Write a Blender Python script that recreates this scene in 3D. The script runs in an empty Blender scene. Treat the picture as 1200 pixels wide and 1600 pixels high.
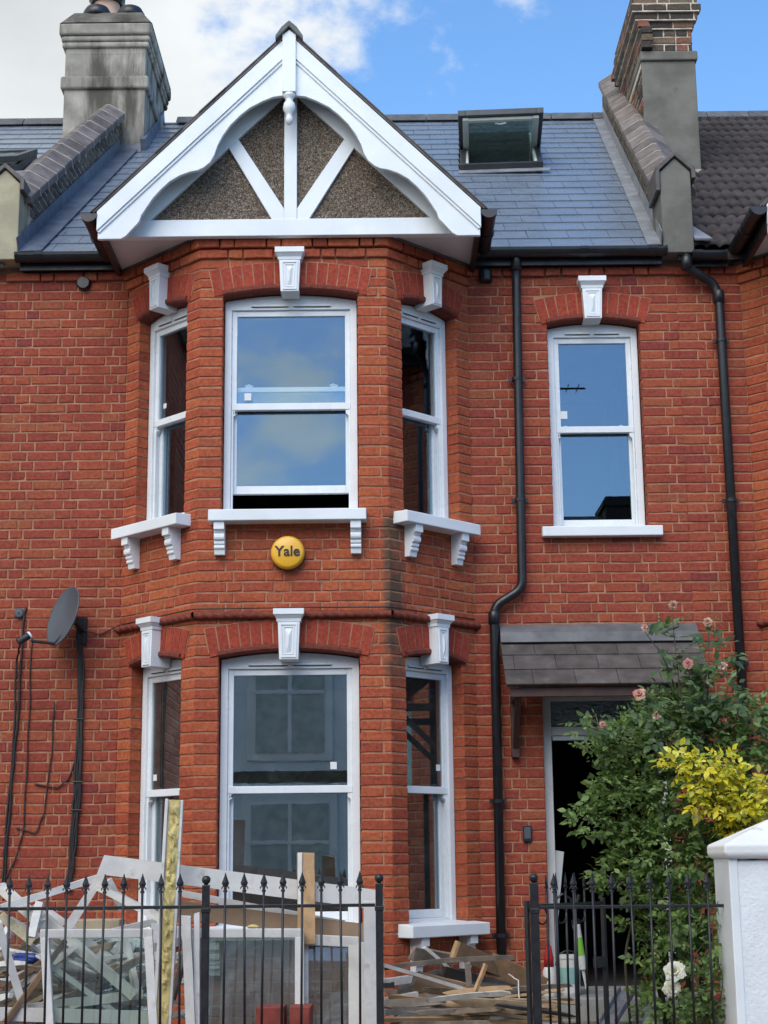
import bpy, math, random
from mathutils import Matrix, Vector, noise as mnoise
R = math.radians
SC = bpy.context.scene
COL = SC.collection

# ------------------------------------------------------------------ camera, sky, sun, exposure
PITCH = 12.407
cam_d = bpy.data.cameras.new('camera'); cam = bpy.data.objects.new('camera', cam_d); COL.objects.link(cam)
cam_d.sensor_fit = 'VERTICAL'; cam_d.sensor_height = 24.0; cam_d.sensor_width = 18.0
cam_d.lens = 24.0 * 2500 / 1600; cam_d.clip_start = 0.1; cam_d.clip_end = 3000
cam.matrix_world = Matrix.Translation((0, -11.7, 1.5)) @ Matrix.Rotation(R(90 + PITCH), 4, 'X') @ Matrix.Rotation(R(-0.6), 4, 'Z')
SC.camera = cam

SUN_AZ, SUN_EL = -16.0, 46.0          # degrees left of the street side, elevation
wd = bpy.data.worlds.new('World'); SC.world = wd; wd.use_nodes = True
nt = wd.node_tree; N = nt.nodes; LK = nt.links
for n in list(N): N.remove(n)
wo = N.new('ShaderNodeOutputWorld'); bg = N.new('ShaderNodeBackground'); bg.inputs['Strength'].default_value = 0.15
sky = N.new('ShaderNodeTexSky'); sky.sky_type = 'NISHITA'; sky.sun_disc = False
sky.sun_elevation = R(SUN_EL); sky.sun_rotation = R(180 - SUN_AZ); sky.air_density = 1.0; sky.dust_density = 0.6; sky.ozone_density = 1.6
def nn(tree, typ, **kw):
    n = tree.nodes.new(typ)
    for k, v in kw.items(): setattr(n, k, v)
    return n
tc = N.new('ShaderNodeTexCoord')
sep = N.new('ShaderNodeSeparateXYZ'); LK.new(tc.outputs['Generated'], sep.inputs[0])
# broken cumulus: banks of cloud with blue between, thicker towards one side of the street
no1 = N.new('ShaderNodeTexNoise'); no1.inputs['Scale'].default_value = 3.1; no1.inputs['Detail'].default_value = 9; no1.inputs['Roughness'].default_value = 0.56
mp = N.new('ShaderNodeMapping'); mp.inputs['Location'].default_value = (3.7, 1.2, 0.4); mp.inputs['Scale'].default_value = (1, 1, 1.5)
LK.new(tc.outputs['Generated'], mp.inputs[0]); LK.new(mp.outputs[0], no1.inputs['Vector'])
ma = N.new('ShaderNodeMath'); ma.operation = 'MULTIPLY_ADD'; LK.new(sep.outputs['X'], ma.inputs[0]); ma.inputs[1].default_value = -0.9
LK.new(no1.outputs['Fac'], ma.inputs[2])
rmp = N.new('ShaderNodeMapRange'); rmp.interpolation_type = 'SMOOTHSTEP'; rmp.inputs['From Min'].default_value = 0.518; rmp.inputs['From Max'].default_value = 0.585
mb_ = N.new('ShaderNodeMath'); mb_.operation = 'MULTIPLY_ADD'; LK.new(sep.outputs['Y'], mb_.inputs[0]); mb_.inputs[1].default_value = 0.05; LK.new(ma.outputs[0], mb_.inputs[2])
LK.new(mb_.outputs[0], rmp.inputs['Value'])
no2 = N.new('ShaderNodeTexNoise'); no2.inputs['Scale'].default_value = 5.0; no2.inputs['Detail'].default_value = 6
LK.new(mp.outputs[0], no2.inputs['Vector'])
cr = N.new('ShaderNodeValToRGB'); cr.color_ramp.elements[0].position = 0.32; cr.color_ramp.elements[0].color = (.75, .93, 1.0, 1)
cr.color_ramp.elements[1].position = 0.62; cr.color_ramp.elements[1].color = (1.75, 1.92, 2.0, 1)
LK.new(no2.outputs['Fac'], cr.inputs[0])
mx = N.new('ShaderNodeMix'); mx.data_type = 'RGBA'
gm = N.new('ShaderNodeHueSaturation'); gm.inputs['Saturation'].default_value = 1.2; gm.inputs['Value'].default_value = 1.25; LK.new(sky.outputs[0], gm.inputs['Color'])
LK.new(rmp.outputs[0], mx.inputs['Factor']); LK.new(gm.outputs[0], mx.inputs['A']); LK.new(cr.outputs[0], mx.inputs['B'])
bw = N.new('ShaderNodeRGBToBW'); LK.new(sky.outputs[0], bw.inputs[0])
cl = N.new('ShaderNodeMix'); cl.data_type = 'RGBA'; cl.blend_type = 'ADD'; cl.inputs['Factor'].default_value = 1.0
LK.new(cr.outputs[0], cl.inputs['A']); bm = N.new('ShaderNodeMath'); bm.operation = 'MULTIPLY'; bm.inputs[1].default_value = 1.35; LK.new(bw.outputs[0], bm.inputs[0]); LK.new(bm.outputs[0], cl.inputs['B']); LK.new(cl.outputs['Result'], mx.inputs['B'])
LK.new(mx.outputs['Result'], bg.inputs['Color']); LK.new(bg.outputs[0], wo.inputs['Surface'])

sl = bpy.data.lights.new('sun', 'SUN'); sl.energy = 1.3; sl.angle = R(45); sl.color = (1, 0.975, 0.94)
so = bpy.data.objects.new('sun', sl); COL.objects.link(so)
sdir = Vector((math.sin(R(SUN_AZ)) * math.cos(R(SUN_EL)), -math.cos(R(SUN_AZ)) * math.cos(R(SUN_EL)), math.sin(R(SUN_EL))))
so.rotation_euler = (-sdir).to_track_quat('-Z', 'Y').to_euler(); so.location = (-4, -8, 12)
SC.view_settings.view_transform = 'Standard'; SC.view_settings.look = 'None'
SC.view_settings.exposure = 0.58; SC.view_settings.gamma = 1.0; SC.view_settings.use_curve_mapping = False
SC.render.engine = 'CYCLES'
SC.cycles.max_bounces = 8; SC.cycles.transparent_max_bounces = 16

# ------------------------------------------------------------------ helpers
WM = {}
I4 = Matrix.Identity(4)
def link(o, parent=None, wm=None):
    COL.objects.link(o)
    wm = wm or Matrix.Identity(4); WM[o] = wm
    if parent is not None:
        o.parent = parent; o.matrix_basis = WM[parent].inverted() @ wm
    else:
        o.matrix_basis = wm
    return o
def tag(o, label=None, cat=None, group=None, kind=None):
    if label: o['label'] = label
    if cat: o['category'] = cat
    if group: o['group'] = group
    if kind: o['kind'] = kind
    return o
def empty(name, loc=(0, 0, 0), label=None, cat=None, group=None, rz=0):
    o = bpy.data.objects.new(name, None); o.empty_display_size = 0.1
    link(o, None, Matrix.Translation(loc) @ Matrix.Rotation(rz, 4, 'Z')); return tag(o, label, cat, group)
class MB:
    def __init__(s): s.v = []; s.f = []; s.t = []
    def add(s, vs, fs, m=None, tint=0.0):
        b = len(s.v)
        s.v += [tuple(m @ Vector(p)) for p in vs] if m is not None else [tuple(p) for p in vs]
        s.f += [tuple(b + i for i in f) for f in fs]; s.t += [tint] * len(fs); return s
    def box(s, x0, x1, y0, y1, z0, z1, m=None, tint=0.0):
        return s.add([(x0,y0,z0),(x1,y0,z0),(x1,y1,z0),(x0,y1,z0),(x0,y0,z1),(x1,y0,z1),(x1,y1,z1),(x0,y1,z1)],
            [(0,3,2,1),(4,5,6,7),(0,1,5,4),(1,2,6,5),(2,3,7,6),(3,0,4,7)], m, tint)
    def prism(s, poly, y0, y1, m=None, axis='y', tint=0.0):
        n = len(poly)
        if axis == 'y': a = [(p[0], y0, p[1]) for p in poly]; b = [(p[0], y1, p[1]) for p in poly]
        elif axis == 'x': a = [(y0, p[0], p[1]) for p in poly]; b = [(y1, p[0], p[1]) for p in poly]
        else: a = [(p[0], p[1], y0) for p in poly]; b = [(p[0], p[1], y1) for p in poly]
        return s.add(a + b, [tuple(range(n)), tuple(range(2*n-1, n-1, -1))] + [(i, i+n, (i+1) % n + n, (i+1) % n) for i in range(n)], m, tint)
    def tube(s, pts, r, n=10, m=None, cap=True, tint=0.0):
        pts = [Vector(p) for p in pts]; k = len(pts); rr = r if isinstance(r, (list, tuple)) else [r]*k
        vs = []; ref = None
        for i, p in enumerate(pts):
            d = (pts[min(i+1,k-1)] - pts[max(i-1,0)]).normalized()
            if ref is None: ref = Vector((0,0,1)) if abs(d.z) < .9 else Vector((1,0,0))
            a = d.cross(ref).normalized(); b = d.cross(a).normalized(); ref = a.cross(d)
            for j in range(n):
                t = 2*math.pi*j/n; vs.append(p + (a*math.cos(t) + b*math.sin(t))*rr[i])
        fs = [(i*n+j, i*n+(j+1)%n, (i+1)*n+(j+1)%n, (i+1)*n+j) for i in range(k-1) for j in range(n)]
        if cap: fs += [tuple(range(n-1,-1,-1)), tuple((k-1)*n+j for j in range(n))]
        return s.add(vs, fs, m, tint)
    def lathe(s, prof, n=20, m=None, tint=0.0):     # prof: (r, z), axis z
        k = len(prof)
        vs = [(r*math.cos(2*math.pi*j/n), r*math.sin(2*math.pi*j/n), z) for r, z in prof for j in range(n)]
        fs = [(i*n+j, i*n+(j+1)%n, (i+1)*n+(j+1)%n, (i+1)*n+j) for i in range(k-1) for j in range(n)]
        fs += [tuple(range(n-1,-1,-1)), tuple((k-1)*n+j for j in range(n))]
        return s.add(vs, fs, m, tint)
    def mesh(s, name, mat, smooth=False):
        me = bpy.data.meshes.new(name); me.from_pydata(s.v, [], s.f)
        at = me.attributes.new('tint', 'FLOAT', 'FACE'); at.data.foreach_set('value', s.t)
        if mat: me.materials.append(mat)
        if smooth: me.polygons.foreach_set('use_smooth', [True]*len(me.polygons))
        me.update(); return me
    def build(s, name, mat, parent=None, local=None, bev=0, smooth=False, center=True, seg=2):
        """local: geometry is given in that matrix' space (object sits there). Else world geometry, recentred."""
        if local is None:
            wm = Matrix.Identity(4)
            if center and s.v:
                lo = [min(p[i] for p in s.v) for i in range(3)]; hi = [max(p[i] for p in s.v) for i in range(3)]
                c = Vector(((lo[0]+hi[0])/2, (lo[1]+hi[1])/2, lo[2])); s.v = [(p[0]-c.x, p[1]-c.y, p[2]-c.z) for p in s.v]
                wm = Matrix.Translation(c)
        else: wm = local
        o = bpy.data.objects.new(name, s.mesh(name, mat, smooth)); link(o, parent, wm)
        if bev:
            b = o.modifiers.new('bevel', 'BEVEL'); b.width = bev; b.segments = seg; b.limit_method = 'ANGLE'; b.angle_limit = R(40)
        return o
def clone(o, parent=None, wm=None):
    c = o.copy(); link(c, parent, wm if wm is not None else WM[o]); return c
def copy_tree(o, delta):
    def rec(x, par):
        c = x.copy(); link(c, par, delta @ WM[x])
        for ch in [k for k in WM.keys() if k.parent == x]: rec(ch, c)
        return c
    return rec(o, None)
def frame_m(o, ux, uz=None):          # matrix from origin, x axis (horizontal), y = inward, z up
    ux = Vector(ux).normalized(); z = Vector((0,0,1)); y = z.cross(ux)
    return Matrix(((ux.x, y.x, z.x, o[0]), (ux.y, y.y, z.y, o[1]), (ux.z, y.z, z.z, o[2]), (0,0,0,1)))
def axes_m(o, x, y, z):
    x, y, z = Vector(x).normalized(), Vector(y).normalized(), Vector(z).normalized()
    return Matrix(((x.x, y.x, z.x, o[0]), (x.y, y.y, z.y, o[1]), (x.z, y.z, z.z, o[2]), (0,0,0,1)))
def beam_m(a, b, roll=0.0):           # x axis along a->b
    a, b = Vector(a), Vector(b); x = (b-a).normalized(); up = Vector((0,0,1)) if abs(x.z) < .95 else Vector((-1,0,0))
    y = up.cross(x).normalized(); z = x.cross(y)
    return axes_m(a, x, y, z) @ Matrix.Rotation(roll, 4, 'X'), (b-a).length

# ------------------------------------------------------------------ materials
def newmat(name):
    m = bpy.data.materials.new(name); m.use_nodes = True; t = m.node_tree
    p = t.nodes['Principled BSDF']; return m, t, p
def mixc(t, fac, a, b, bt='MIX'):
    n = t.nodes.new('ShaderNodeMix'); n.data_type = 'RGBA'; n.blend_type = bt
    for sock, v in (('Factor', fac), ('A', a), ('B', b)):
        if hasattr(v, 'is_output') or isinstance(v, bpy.types.NodeSocket): t.links.new(v, n.inputs[sock])
        elif sock == 'Factor': n.inputs[sock].default_value = v
        else: n.inputs[sock].default_value = (*v[:3], 1)
    return n.outputs['Result']
def noi(t, scale, detail=4, rough=0.55, vec=None, dist=0.0):
    n = t.nodes.new('ShaderNodeTexNoise'); n.inputs['Scale'].default_value = scale; n.inputs['Detail'].default_value = detail
    n.inputs['Roughness'].default_value = rough; n.inputs['Distortion'].default_value = dist
    if vec is None:
        g = t.nodes.get('GEO') or t.nodes.new('ShaderNodeNewGeometry'); g.name = 'GEO'; vec = g.outputs['Position']
    t.links.new(vec, n.inputs['Vector']); return n.outputs['Fac']
def rng(t, v, a, b, c=0.0, d=1.0, smooth=True):
    n = t.nodes.new('ShaderNodeMapRange'); n.interpolation_type = 'SMOOTHSTEP' if smooth else 'LINEAR'
    for k, x in zip(('From Min','From Max','To Min','To Max'), (a,b,c,d)): n.inputs[k].default_value = x
    t.links.new(v, n.inputs['Value']); return n.outputs['Result']
def mth(t, op, a, b=None):
    n = t.nodes.new('ShaderNodeMath'); n.operation = op
    for i, v in enumerate((a, b)):
        if v is None: continue
        if isinstance(v, (int, float)): n.inputs[i].default_value = v
        else: t.links.new(v, n.inputs[i])
    return n.outputs[0]
def bump(t, p, h, strength=0.3, dist=0.01):
    b = t.nodes.new('ShaderNodeBump'); b.inputs['Strength'].default_value = strength; b.inputs['Distance'].default_value = dist
    t.links.new(h, b.inputs['Height']); t.links.new(b.outputs[0], p.inputs['Normal'])
def tintval(t):
    a = t.nodes.new('ShaderNodeAttribute'); a.attribute_name = 'tint'
    o = t.nodes.new('ShaderNodeObjectInfo')
    return mth(t, 'FRACT', mth(t, 'ADD', a.outputs['Fac'], o.outputs['Random']))
def ramp(t, v, stops):
    n = t.nodes.new('ShaderNodeValToRGB'); e = n.color_ramp.elements
    while len(e) > 1: e.remove(e[-1])
    e[0].position, e[0].color = stops[0][0], (*stops[0][1], 1)
    for pos, c in stops[1:]:
        k = e.new(pos); k.color = (*c, 1)
    t.links.new(v, n.inputs[0]); return n.outputs['Color']
def pm(name, col, rough=0.6, var=0.2, vs=6.0, bs=60.0, bst=0.15, metal=0.0, spec=0.5, tint=0.0, dirt=None, dirtcol=(0.05,0.045,0.04), dirtscale=3.0, streak=False):
    m, t, p = newmat(name)
    c = mixc(t, rng(t, noi(t, vs, 5), .3, .7), tuple(x*(1-var) for x in col), tuple(min(1, x*(1+var*.6)) for x in col))
    if tint:
        tv = tintval(t); c = mixc(t, 1.0, c, ramp(t, tv, [(0, (1-tint,)*3), (1, (1+tint*.4,)*3)]), 'MULTIPLY')
    if dirt:
        vec = None
        if streak:
            g = t.nodes.new('ShaderNodeNewGeometry'); mpp = t.nodes.new('ShaderNodeMapping'); mpp.inputs['Scale'].default_value = (1, 1, .18)
            t.links.new(g.outputs['Position'], mpp.inputs[0]); vec = mpp.outputs[0]
        c = mixc(t, rng(t, noi(t, dirtscale, 7, .65, vec), dirt, dirt+.18), c, dirtcol)
    t.links.new(c, p.inputs['Base Color'])
    p.inputs['Metallic'].default_value = metal; p.inputs['Specular IOR Level'].default_value = spec
    rv = rng(t, noi(t, vs*2.3, 3), .3, .7, max(0,rough-.08), min(1,rough+.08)); t.links.new(rv, p.inputs['Roughness'])
    if bst: bump(t, p, noi(t, bs, 5, .6), bst, 0.006)
    return m
def brick_mat(name, stops, mort=(.32,.17,.10), smear=.0, dark=.62, stain=None, odd=None):
    m, t, p = newmat(name)
    tv = tintval(t); c = ramp(t, tv, stops)
    # firing marks inside a brick, then weathering that runs over many bricks: soot, rust-orange bloom, rain streaks
    c = mixc(t, rng(t, noi(t, 24, 6, .6), .3, .72), mixc(t, 1.0, c, (.74,.70,.70), 'MULTIPLY'), mixc(t, 1.0, c, (1.12,1.12,1.1), 'MULTIPLY'))
    c = mixc(t, rng(t, noi(t, 9, 5, .6), .50, .74, 0, .6), c, (.215,.088,.05))
    c = mixc(t, rng(t, noi(t, 1.3, 6, .62), .48, .74, 0, .55), c, mixc(t, 1.0, c, (.66,.62,.62), 'MULTIPLY'))
    c = mixc(t, rng(t, noi(t, 2.6, 6, .6, None, .6), .55, .75, 0, .40), c, (.30,.105,.045))
    g = t.nodes.new('ShaderNodeNewGeometry'); mpp = t.nodes.new('ShaderNodeMapping'); mpp.inputs['Scale'].default_value = (3.2, 3.2, .32); t.links.new(g.outputs['Position'], mpp.inputs[0])
    c = mixc(t, rng(t, noi(t, 1.6, 5, .6, mpp.outputs[0]), .56, .76, 0, .5), c, mixc(t, 1.0, c, (.5,.47,.47), 'MULTIPLY'))
    c = mixc(t, rng(t, noi(t, 120, 4, .6), dark, dark+.12, 0, .6), c, (.06,.032,.027))
    c = mixc(t, rng(t, noi(t, 19, 7, .75), .60, .72, 0, .5+smear), c, mort)
    if stain:
        g = t.nodes.get('GEO'); s = t.nodes.new('ShaderNodeSeparateXYZ'); t.links.new(g.outputs['Position'], s.inputs[0])
        f = None
        for ax, (a, b, cc, d) in zip('XZ', stain):
            w = mth(t, 'MULTIPLY', rng(t, s.outputs[ax], a, b), rng(t, s.outputs[ax], cc, d, 1, 0)); f = w if f is None else mth(t, 'MULTIPLY', f, w)
        f = mth(t, 'MULTIPLY', f, rng(t, noi(t, 7, 6, .7), .3, .55, .25, .9)); c = mixc(t, f, c, (.075,.062,.043))
    t.links.new(c, p.inputs['Base Color']); p.inputs['Roughness'].default_value = .88; p.inputs['Specular IOR Level'].default_value = .2
    h = mth(t, 'ADD', noi(t, 45, 6, .65), mth(t, 'MULTIPLY', noi(t, 240, 3), .4)); bump(t, p, h, .6, .007)
    return m
M = {}
I4 = Matrix.Identity(4)
def link(o, parent=None, wm=None):
    COL.objects.link(o)
    wm = wm or Matrix.Identity(4); WM[o] = wm
    if parent is not None:
        o.parent = parent; o.matrix_basis = WM[parent].inverted() @ wm
    else:
        o.matrix_basis = wm
    return o
def tag(o, label=None, cat=None, group=None, kind=None):
    if label: o['label'] = label
    if cat: o['category'] = cat
    if group: o['group'] = group
    if kind: o['kind'] = kind
    return o
def empty(name, loc=(0, 0, 0), label=None, cat=None, group=None, rz=0):
    o = bpy.data.objects.new(name, None); o.empty_display_size = 0.1
    link(o, None, Matrix.Translation(loc) @ Matrix.Rotation(rz, 4, 'Z')); return tag(o, label, cat, group)
class MB:
    def __init__(s): s.v = []; s.f = []; s.t = []
    def add(s, vs, fs, m=None, tint=0.0):
        b = len(s.v)
        s.v += [tuple(m @ Vector(p)) for p in vs] if m is not None else [tuple(p) for p in vs]
        s.f += [tuple(b + i for i in f) for f in fs]; s.t += [tint] * len(fs); return s
    def box(s, x0, x1, y0, y1, z0, z1, m=None, tint=0.0):
        return s.add([(x0,y0,z0),(x1,y0,z0),(x1,y1,z0),(x0,y1,z0),(x0,y0,z1),(x1,y0,z1),(x1,y1,z1),(x0,y1,z1)],
            [(0,3,2,1),(4,5,6,7),(0,1,5,4),(1,2,6,5),(2,3,7,6),(3,0,4,7)], m, tint)
    def prism(s, poly, y0, y1, m=None, axis='y', tint=0.0):
        n = len(poly)
        if axis == 'y': a = [(p[0], y0, p[1]) for p in poly]; b = [(p[0], y1, p[1]) for p in poly]
        elif axis == 'x': a = [(y0, p[0], p[1]) for p in poly]; b = [(y1, p[0], p[1]) for p in poly]
        else: a = [(p[0], p[1], y0) for p in poly]; b = [(p[0], p[1], y1) for p in poly]
        return s.add(a + b, [tuple(range(n)), tuple(range(2*n-1, n-1, -1))] + [(i, i+n, (i+1) % n + n, (i+1) % n) for i in range(n)], m, tint)
    def tube(s, pts, r, n=10, m=None, cap=True, tint=0.0):
        pts = [Vector(p) for p in pts]; k = len(pts); rr = r if isinstance(r, (list, tuple)) else [r]*k
        vs = []; ref = None
        for i, p in enumerate(pts):
            d = (pts[min(i+1,k-1)] - pts[max(i-1,0)]).normalized()
            if ref is None: ref = Vector((0,0,1)) if abs(d.z) < .9 else Vector((1,0,0))
            a = d.cross(ref).normalized(); b = d.cross(a).normalized(); ref = a.cross(d)
            for j in range(n):
                t = 2*math.pi*j/n; vs.append(p + (a*math.cos(t) + b*math.sin(t))*rr[i])
        fs = [(i*n+j, i*n+(j+1)%n, (i+1)*n+(j+1)%n, (i+1)*n+j) for i in range(k-1) for j in range(n)]
        if cap: fs += [tuple(range(n-1,-1,-1)), tuple((k-1)*n+j for j in range(n))]
        return s.add(vs, fs, m, tint)
    def lathe(s, prof, n=20, m=None, tint=0.0):     # prof: (r, z), axis z
        k = len(prof)
        vs = [(r*math.cos(2*math.pi*j/n), r*math.sin(2*math.pi*j/n), z) for r, z in prof for j in range(n)]
        fs = [(i*n+j, i*n+(j+1)%n, (i+1)*n+(j+1)%n, (i+1)*n+j) for i in range(k-1) for j in range(n)]
        fs += [tuple(range(n-1,-1,-1)), tuple((k-1)*n+j for j in range(n))]
        return s.add(vs, fs, m, tint)
    def mesh(s, name, mat, smooth=False):
        me = bpy.data.meshes.new(name); me.from_pydata(s.v, [], s.f)
        at = me.attributes.new('tint', 'FLOAT', 'FACE'); at.data.foreach_set('value', s.t)
        if mat: me.materials.append(mat)
        if smooth: me.polygons.foreach_set('use_smooth', [True]*len(me.polygons))
        me.update(); return me
    def build(s, name, mat, parent=None, local=None, bev=0, smooth=False, center=True, seg=2):
        """local: geometry is given in that matrix' space (object sits there). Else world geometry, recentred."""
        if local is None:
            wm = Matrix.Identity(4)
            if center and s.v:
                lo = [min(p[i] for p in s.v) for i in range(3)]; hi = [max(p[i] for p in s.v) for i in range(3)]
                c = Vector(((lo[0]+hi[0])/2, (lo[1]+hi[1])/2, lo[2])); s.v = [(p[0]-c.x, p[1]-c.y, p[2]-c.z) for p in s.v]
                wm = Matrix.Translation(c)
        else: wm = local
        o = bpy.data.objects.new(name, s.mesh(name, mat, smooth)); link(o, parent, wm)
        if bev:
            b = o.modifiers.new('bevel', 'BEVEL'); b.width = bev; b.segments = seg; b.limit_method = 'ANGLE'; b.angle_limit = R(40)
        return o
def clone(o, parent=None, wm=None):
    c = o.copy(); link(c, parent, wm if wm is not None else WM[o]); return c
def copy_tree(o, delta):
    def rec(x, par):
        c = x.copy(); link(c, par, delta @ WM[x])
        for ch in [k for k in WM.keys() if k.parent == x]: rec(ch, c)
        return c
    return rec(o, None)
def frame_m(o, ux, uz=None):          # matrix from origin, x axis (horizontal), y = inward, z up
    ux = Vector(ux).normalized(); z = Vector((0,0,1)); y = z.cross(ux)
    return Matrix(((ux.x, y.x, z.x, o[0]), (ux.y, y.y, z.y, o[1]), (ux.z, y.z, z.z, o[2]), (0,0,0,1)))
def axes_m(o, x, y, z):
    x, y, z = Vector(x).normalized(), Vector(y).normalized(), Vector(z).normalized()
    return Matrix(((x.x, y.x, z.x, o[0]), (x.y, y.y, z.y, o[1]), (x.z, y.z, z.z, o[2]), (0,0,0,1)))
def beam_m(a, b, roll=0.0):           # x axis along a->b
    a, b = Vector(a), Vector(b); x = (b-a).normalized(); up = Vector((0,0,1)) if abs(x.z) < .95 else Vector((-1,0,0))
    y = up.cross(x).normalized(); z = x.cross(y)
    return axes_m(a, x, y, z) @ Matrix.Rotation(roll, 4, 'X'), (b-a).length

# ------------------------------------------------------------------ materials
def newmat(name):
    m = bpy.data.materials.new(name); m.use_nodes = True; t = m.node_tree
    p = t.nodes['Principled BSDF']; return m, t, p
def mixc(t, fac, a, b, bt='MIX'):
    n = t.nodes.new('ShaderNodeMix'); n.data_type = 'RGBA'; n.blend_type = bt
    for sock, v in (('Factor', fac), ('A', a), ('B', b)):
        if hasattr(v, 'is_output') or isinstance(v, bpy.types.NodeSocket): t.links.new(v, n.inputs[sock])
        elif sock == 'Factor': n.inputs[sock].default_value = v
        else: n.inputs[sock].default_value = (*v[:3], 1)
    return n.outputs['Result']
def noi(t, scale, detail=4, rough=0.55, vec=None, dist=0.0):
    n = t.nodes.new('ShaderNodeTexNoise'); n.inputs['Scale'].default_value = scale; n.inputs['Detail'].default_value = detail
    n.inputs['Roughness'].default_value = rough; n.inputs['Distortion'].default_value = dist
    if vec is None:
        g = t.nodes.get('GEO') or t.nodes.new('ShaderNodeNewGeometry'); g.name = 'GEO'; vec = g.outputs['Position']
    t.links.new(vec, n.inputs['Vector']); return n.outputs['Fac']
def rng(t, v, a, b, c=0.0, d=1.0, smooth=True):
    n = t.nodes.new('ShaderNodeMapRange'); n.interpolation_type = 'SMOOTHSTEP' if smooth else 'LINEAR'
    for k, x in zip(('From Min','From Max','To Min','To Max'), (a,b,c,d)): n.inputs[k].default_value = x
    t.links.new(v, n.inputs['Value']); return n.outputs['Result']
def mth(t, op, a, b=None):
    n = t.nodes.new('ShaderNodeMath'); n.operation = op
    for i, v in enumerate((a, b)):
        if v is None: continue
        if isinstance(v, (int, float)): n.inputs[i].default_value = v
        else: t.links.new(v, n.inputs[i])
    return n.outputs[0]
def bump(t, p, h, strength=0.3, dist=0.01):
    b = t.nodes.new('ShaderNodeBump'); b.inputs['Strength'].default_value = strength; b.inputs['Distance'].default_value = dist
    t.links.new(h, b.inputs['Height']); t.links.new(b.outputs[0], p.inputs['Normal'])
def tintval(t):
    a = t.nodes.new('ShaderNodeAttribute'); a.attribute_name = 'tint'
    o = t.nodes.new('ShaderNodeObjectInfo')
    return mth(t, 'FRACT', mth(t, 'ADD', a.outputs['Fac'], o.outputs['Random']))
def ramp(t, v, stops):
    n = t.nodes.new('ShaderNodeValToRGB'); e = n.color_ramp.elements
    while len(e) > 1: e.remove(e[-1])
    e[0].position, e[0].color = stops[0][0], (*stops[0][1], 1)
    for pos, c in stops[1:]:
        k = e.new(pos); k.color = (*c, 1)
    t.links.new(v, n.inputs[0]); return n.outputs['Color']
def pm(name, col, rough=0.6, var=0.2, vs=6.0, bs=60.0, bst=0.15, metal=0.0, spec=0.5, tint=0.0, dirt=None, dirtcol=(0.05,0.045,0.04), dirtscale=3.0, streak=False):
    m, t, p = newmat(name)
    c = mixc(t, rng(t, noi(t, vs, 5), .3, .7), tuple(x*(1-var) for x in col), tuple(min(1, x*(1+var*.6)) for x in col))
    if tint:
        tv = tintval(t); c = mixc(t, 1.0, c, ramp(t, tv, [(0, (1-tint,)*3), (1, (1+tint*.4,)*3)]), 'MULTIPLY')
    if dirt:
        vec = None
        if streak:
            g = t.nodes.new('ShaderNodeNewGeometry'); mpp = t.nodes.new('ShaderNodeMapping'); mpp.inputs['Scale'].default_value = (1, 1, .18)
            t.links.new(g.outputs['Position'], mpp.inputs[0]); vec = mpp.outputs[0]
        c = mixc(t, rng(t, noi(t, dirtscale, 7, .65, vec), dirt, dirt+.18), c, dirtcol)
    t.links.new(c, p.inputs['Base Color'])
    p.inputs['Metallic'].default_value = metal; p.inputs['Specular IOR Level'].default_value = spec
    rv = rng(t, noi(t, vs*2.3, 3), .3, .7, max(0,rough-.08), min(1,rough+.08)); t.links.new(rv, p.inputs['Roughness'])
    if bst: bump(t, p, noi(t, bs, 5, .6), bst, 0.006)
    return m
def brick_mat(name, stops, mort=(.36,.25,.165), smear=.0, dark=.62, stain=None):
    m, t, p = newmat(name)
    tv = tintval(t); c = ramp(t, tv, stops)
    c = mixc(t, rng(t, noi(t, 38, 6, .65), .25, .75), mixc(t, 1.0, c, (.62,.60,.60), 'MULTIPLY'), mixc(t, 1.0, c, (1.18,1.14,1.1), 'MULTIPLY'))
    c = mixc(t, rng(t, noi(t, 1.7, 6, .6), .52, .78, 0, .55), c, mixc(t, 1.0, c, (.55,.5,.52), 'MULTIPLY'))
    c = mixc(t, rng(t, noi(t, 150, 4, .6), dark, dark+.12, 0, .7), c, (.055,.03,.025))
    c = mixc(t, rng(t, noi(t, 16, 7, .72), .62, .74, 0, .55+smear), c, mort)
    if stain:
        g = t.nodes.get('GEO'); s = t.nodes.new('ShaderNodeSeparateXYZ'); t.links.new(g.outputs['Position'], s.inputs[0])
        f = None
        for ax, (a, b, cc, d) in zip('XZ', stain):
            w = mth(t, 'MULTIPLY', rng(t, s.outputs[ax], a, b), rng(t, s.outputs[ax], cc, d, 1, 0)); f = w if f is None else mth(t, 'MULTIPLY', f, w)
        f = mth(t, 'MULTIPLY', f, rng(t, noi(t, 7, 6, .7), .3, .55, .25, .9)); c = mixc(t, f, c, (.075,.062,.043))
    t.links.new(c, p.inputs['Base Color']); p.inputs['Roughness'].default_value = .85; p.inputs['Specular IOR Level'].default_value = .25
    h = mth(t, 'ADD', noi(t, 55, 6, .65), mth(t, 'MULTIPLY', noi(t, 260, 3), .4)); bump(t, p, h, .55, .006)
    return m
M = {}
M['brick_wall'] = brick_mat('brick_wall', [(0,(0.259,0.054,0.036)),(.15,(0.292,0.062,0.039)),(.5,(0.319,0.069,0.040)),(.75,(0.352,0.086,0.043)),(.9,(0.314,0.094,0.047)),(.96,(0.275,0.055,0.039)),(1,(0.226,0.046,0.040))])
M['brick_bay'] = brick_mat('brick_bay', [(0,(0.319,0.068,0.036)),(.2,(0.374,0.084,0.041)),(.55,(0.413,0.099,0.044)),(.8,(0.440,0.119,0.050)),(.93,(0.363,0.097,0.046)),(1,(0.330,0.068,0.037))], dark=.66,
    stain=((-.03,.02,.10,.16),(2.6,2.9,3.85,3.98)))
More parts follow.
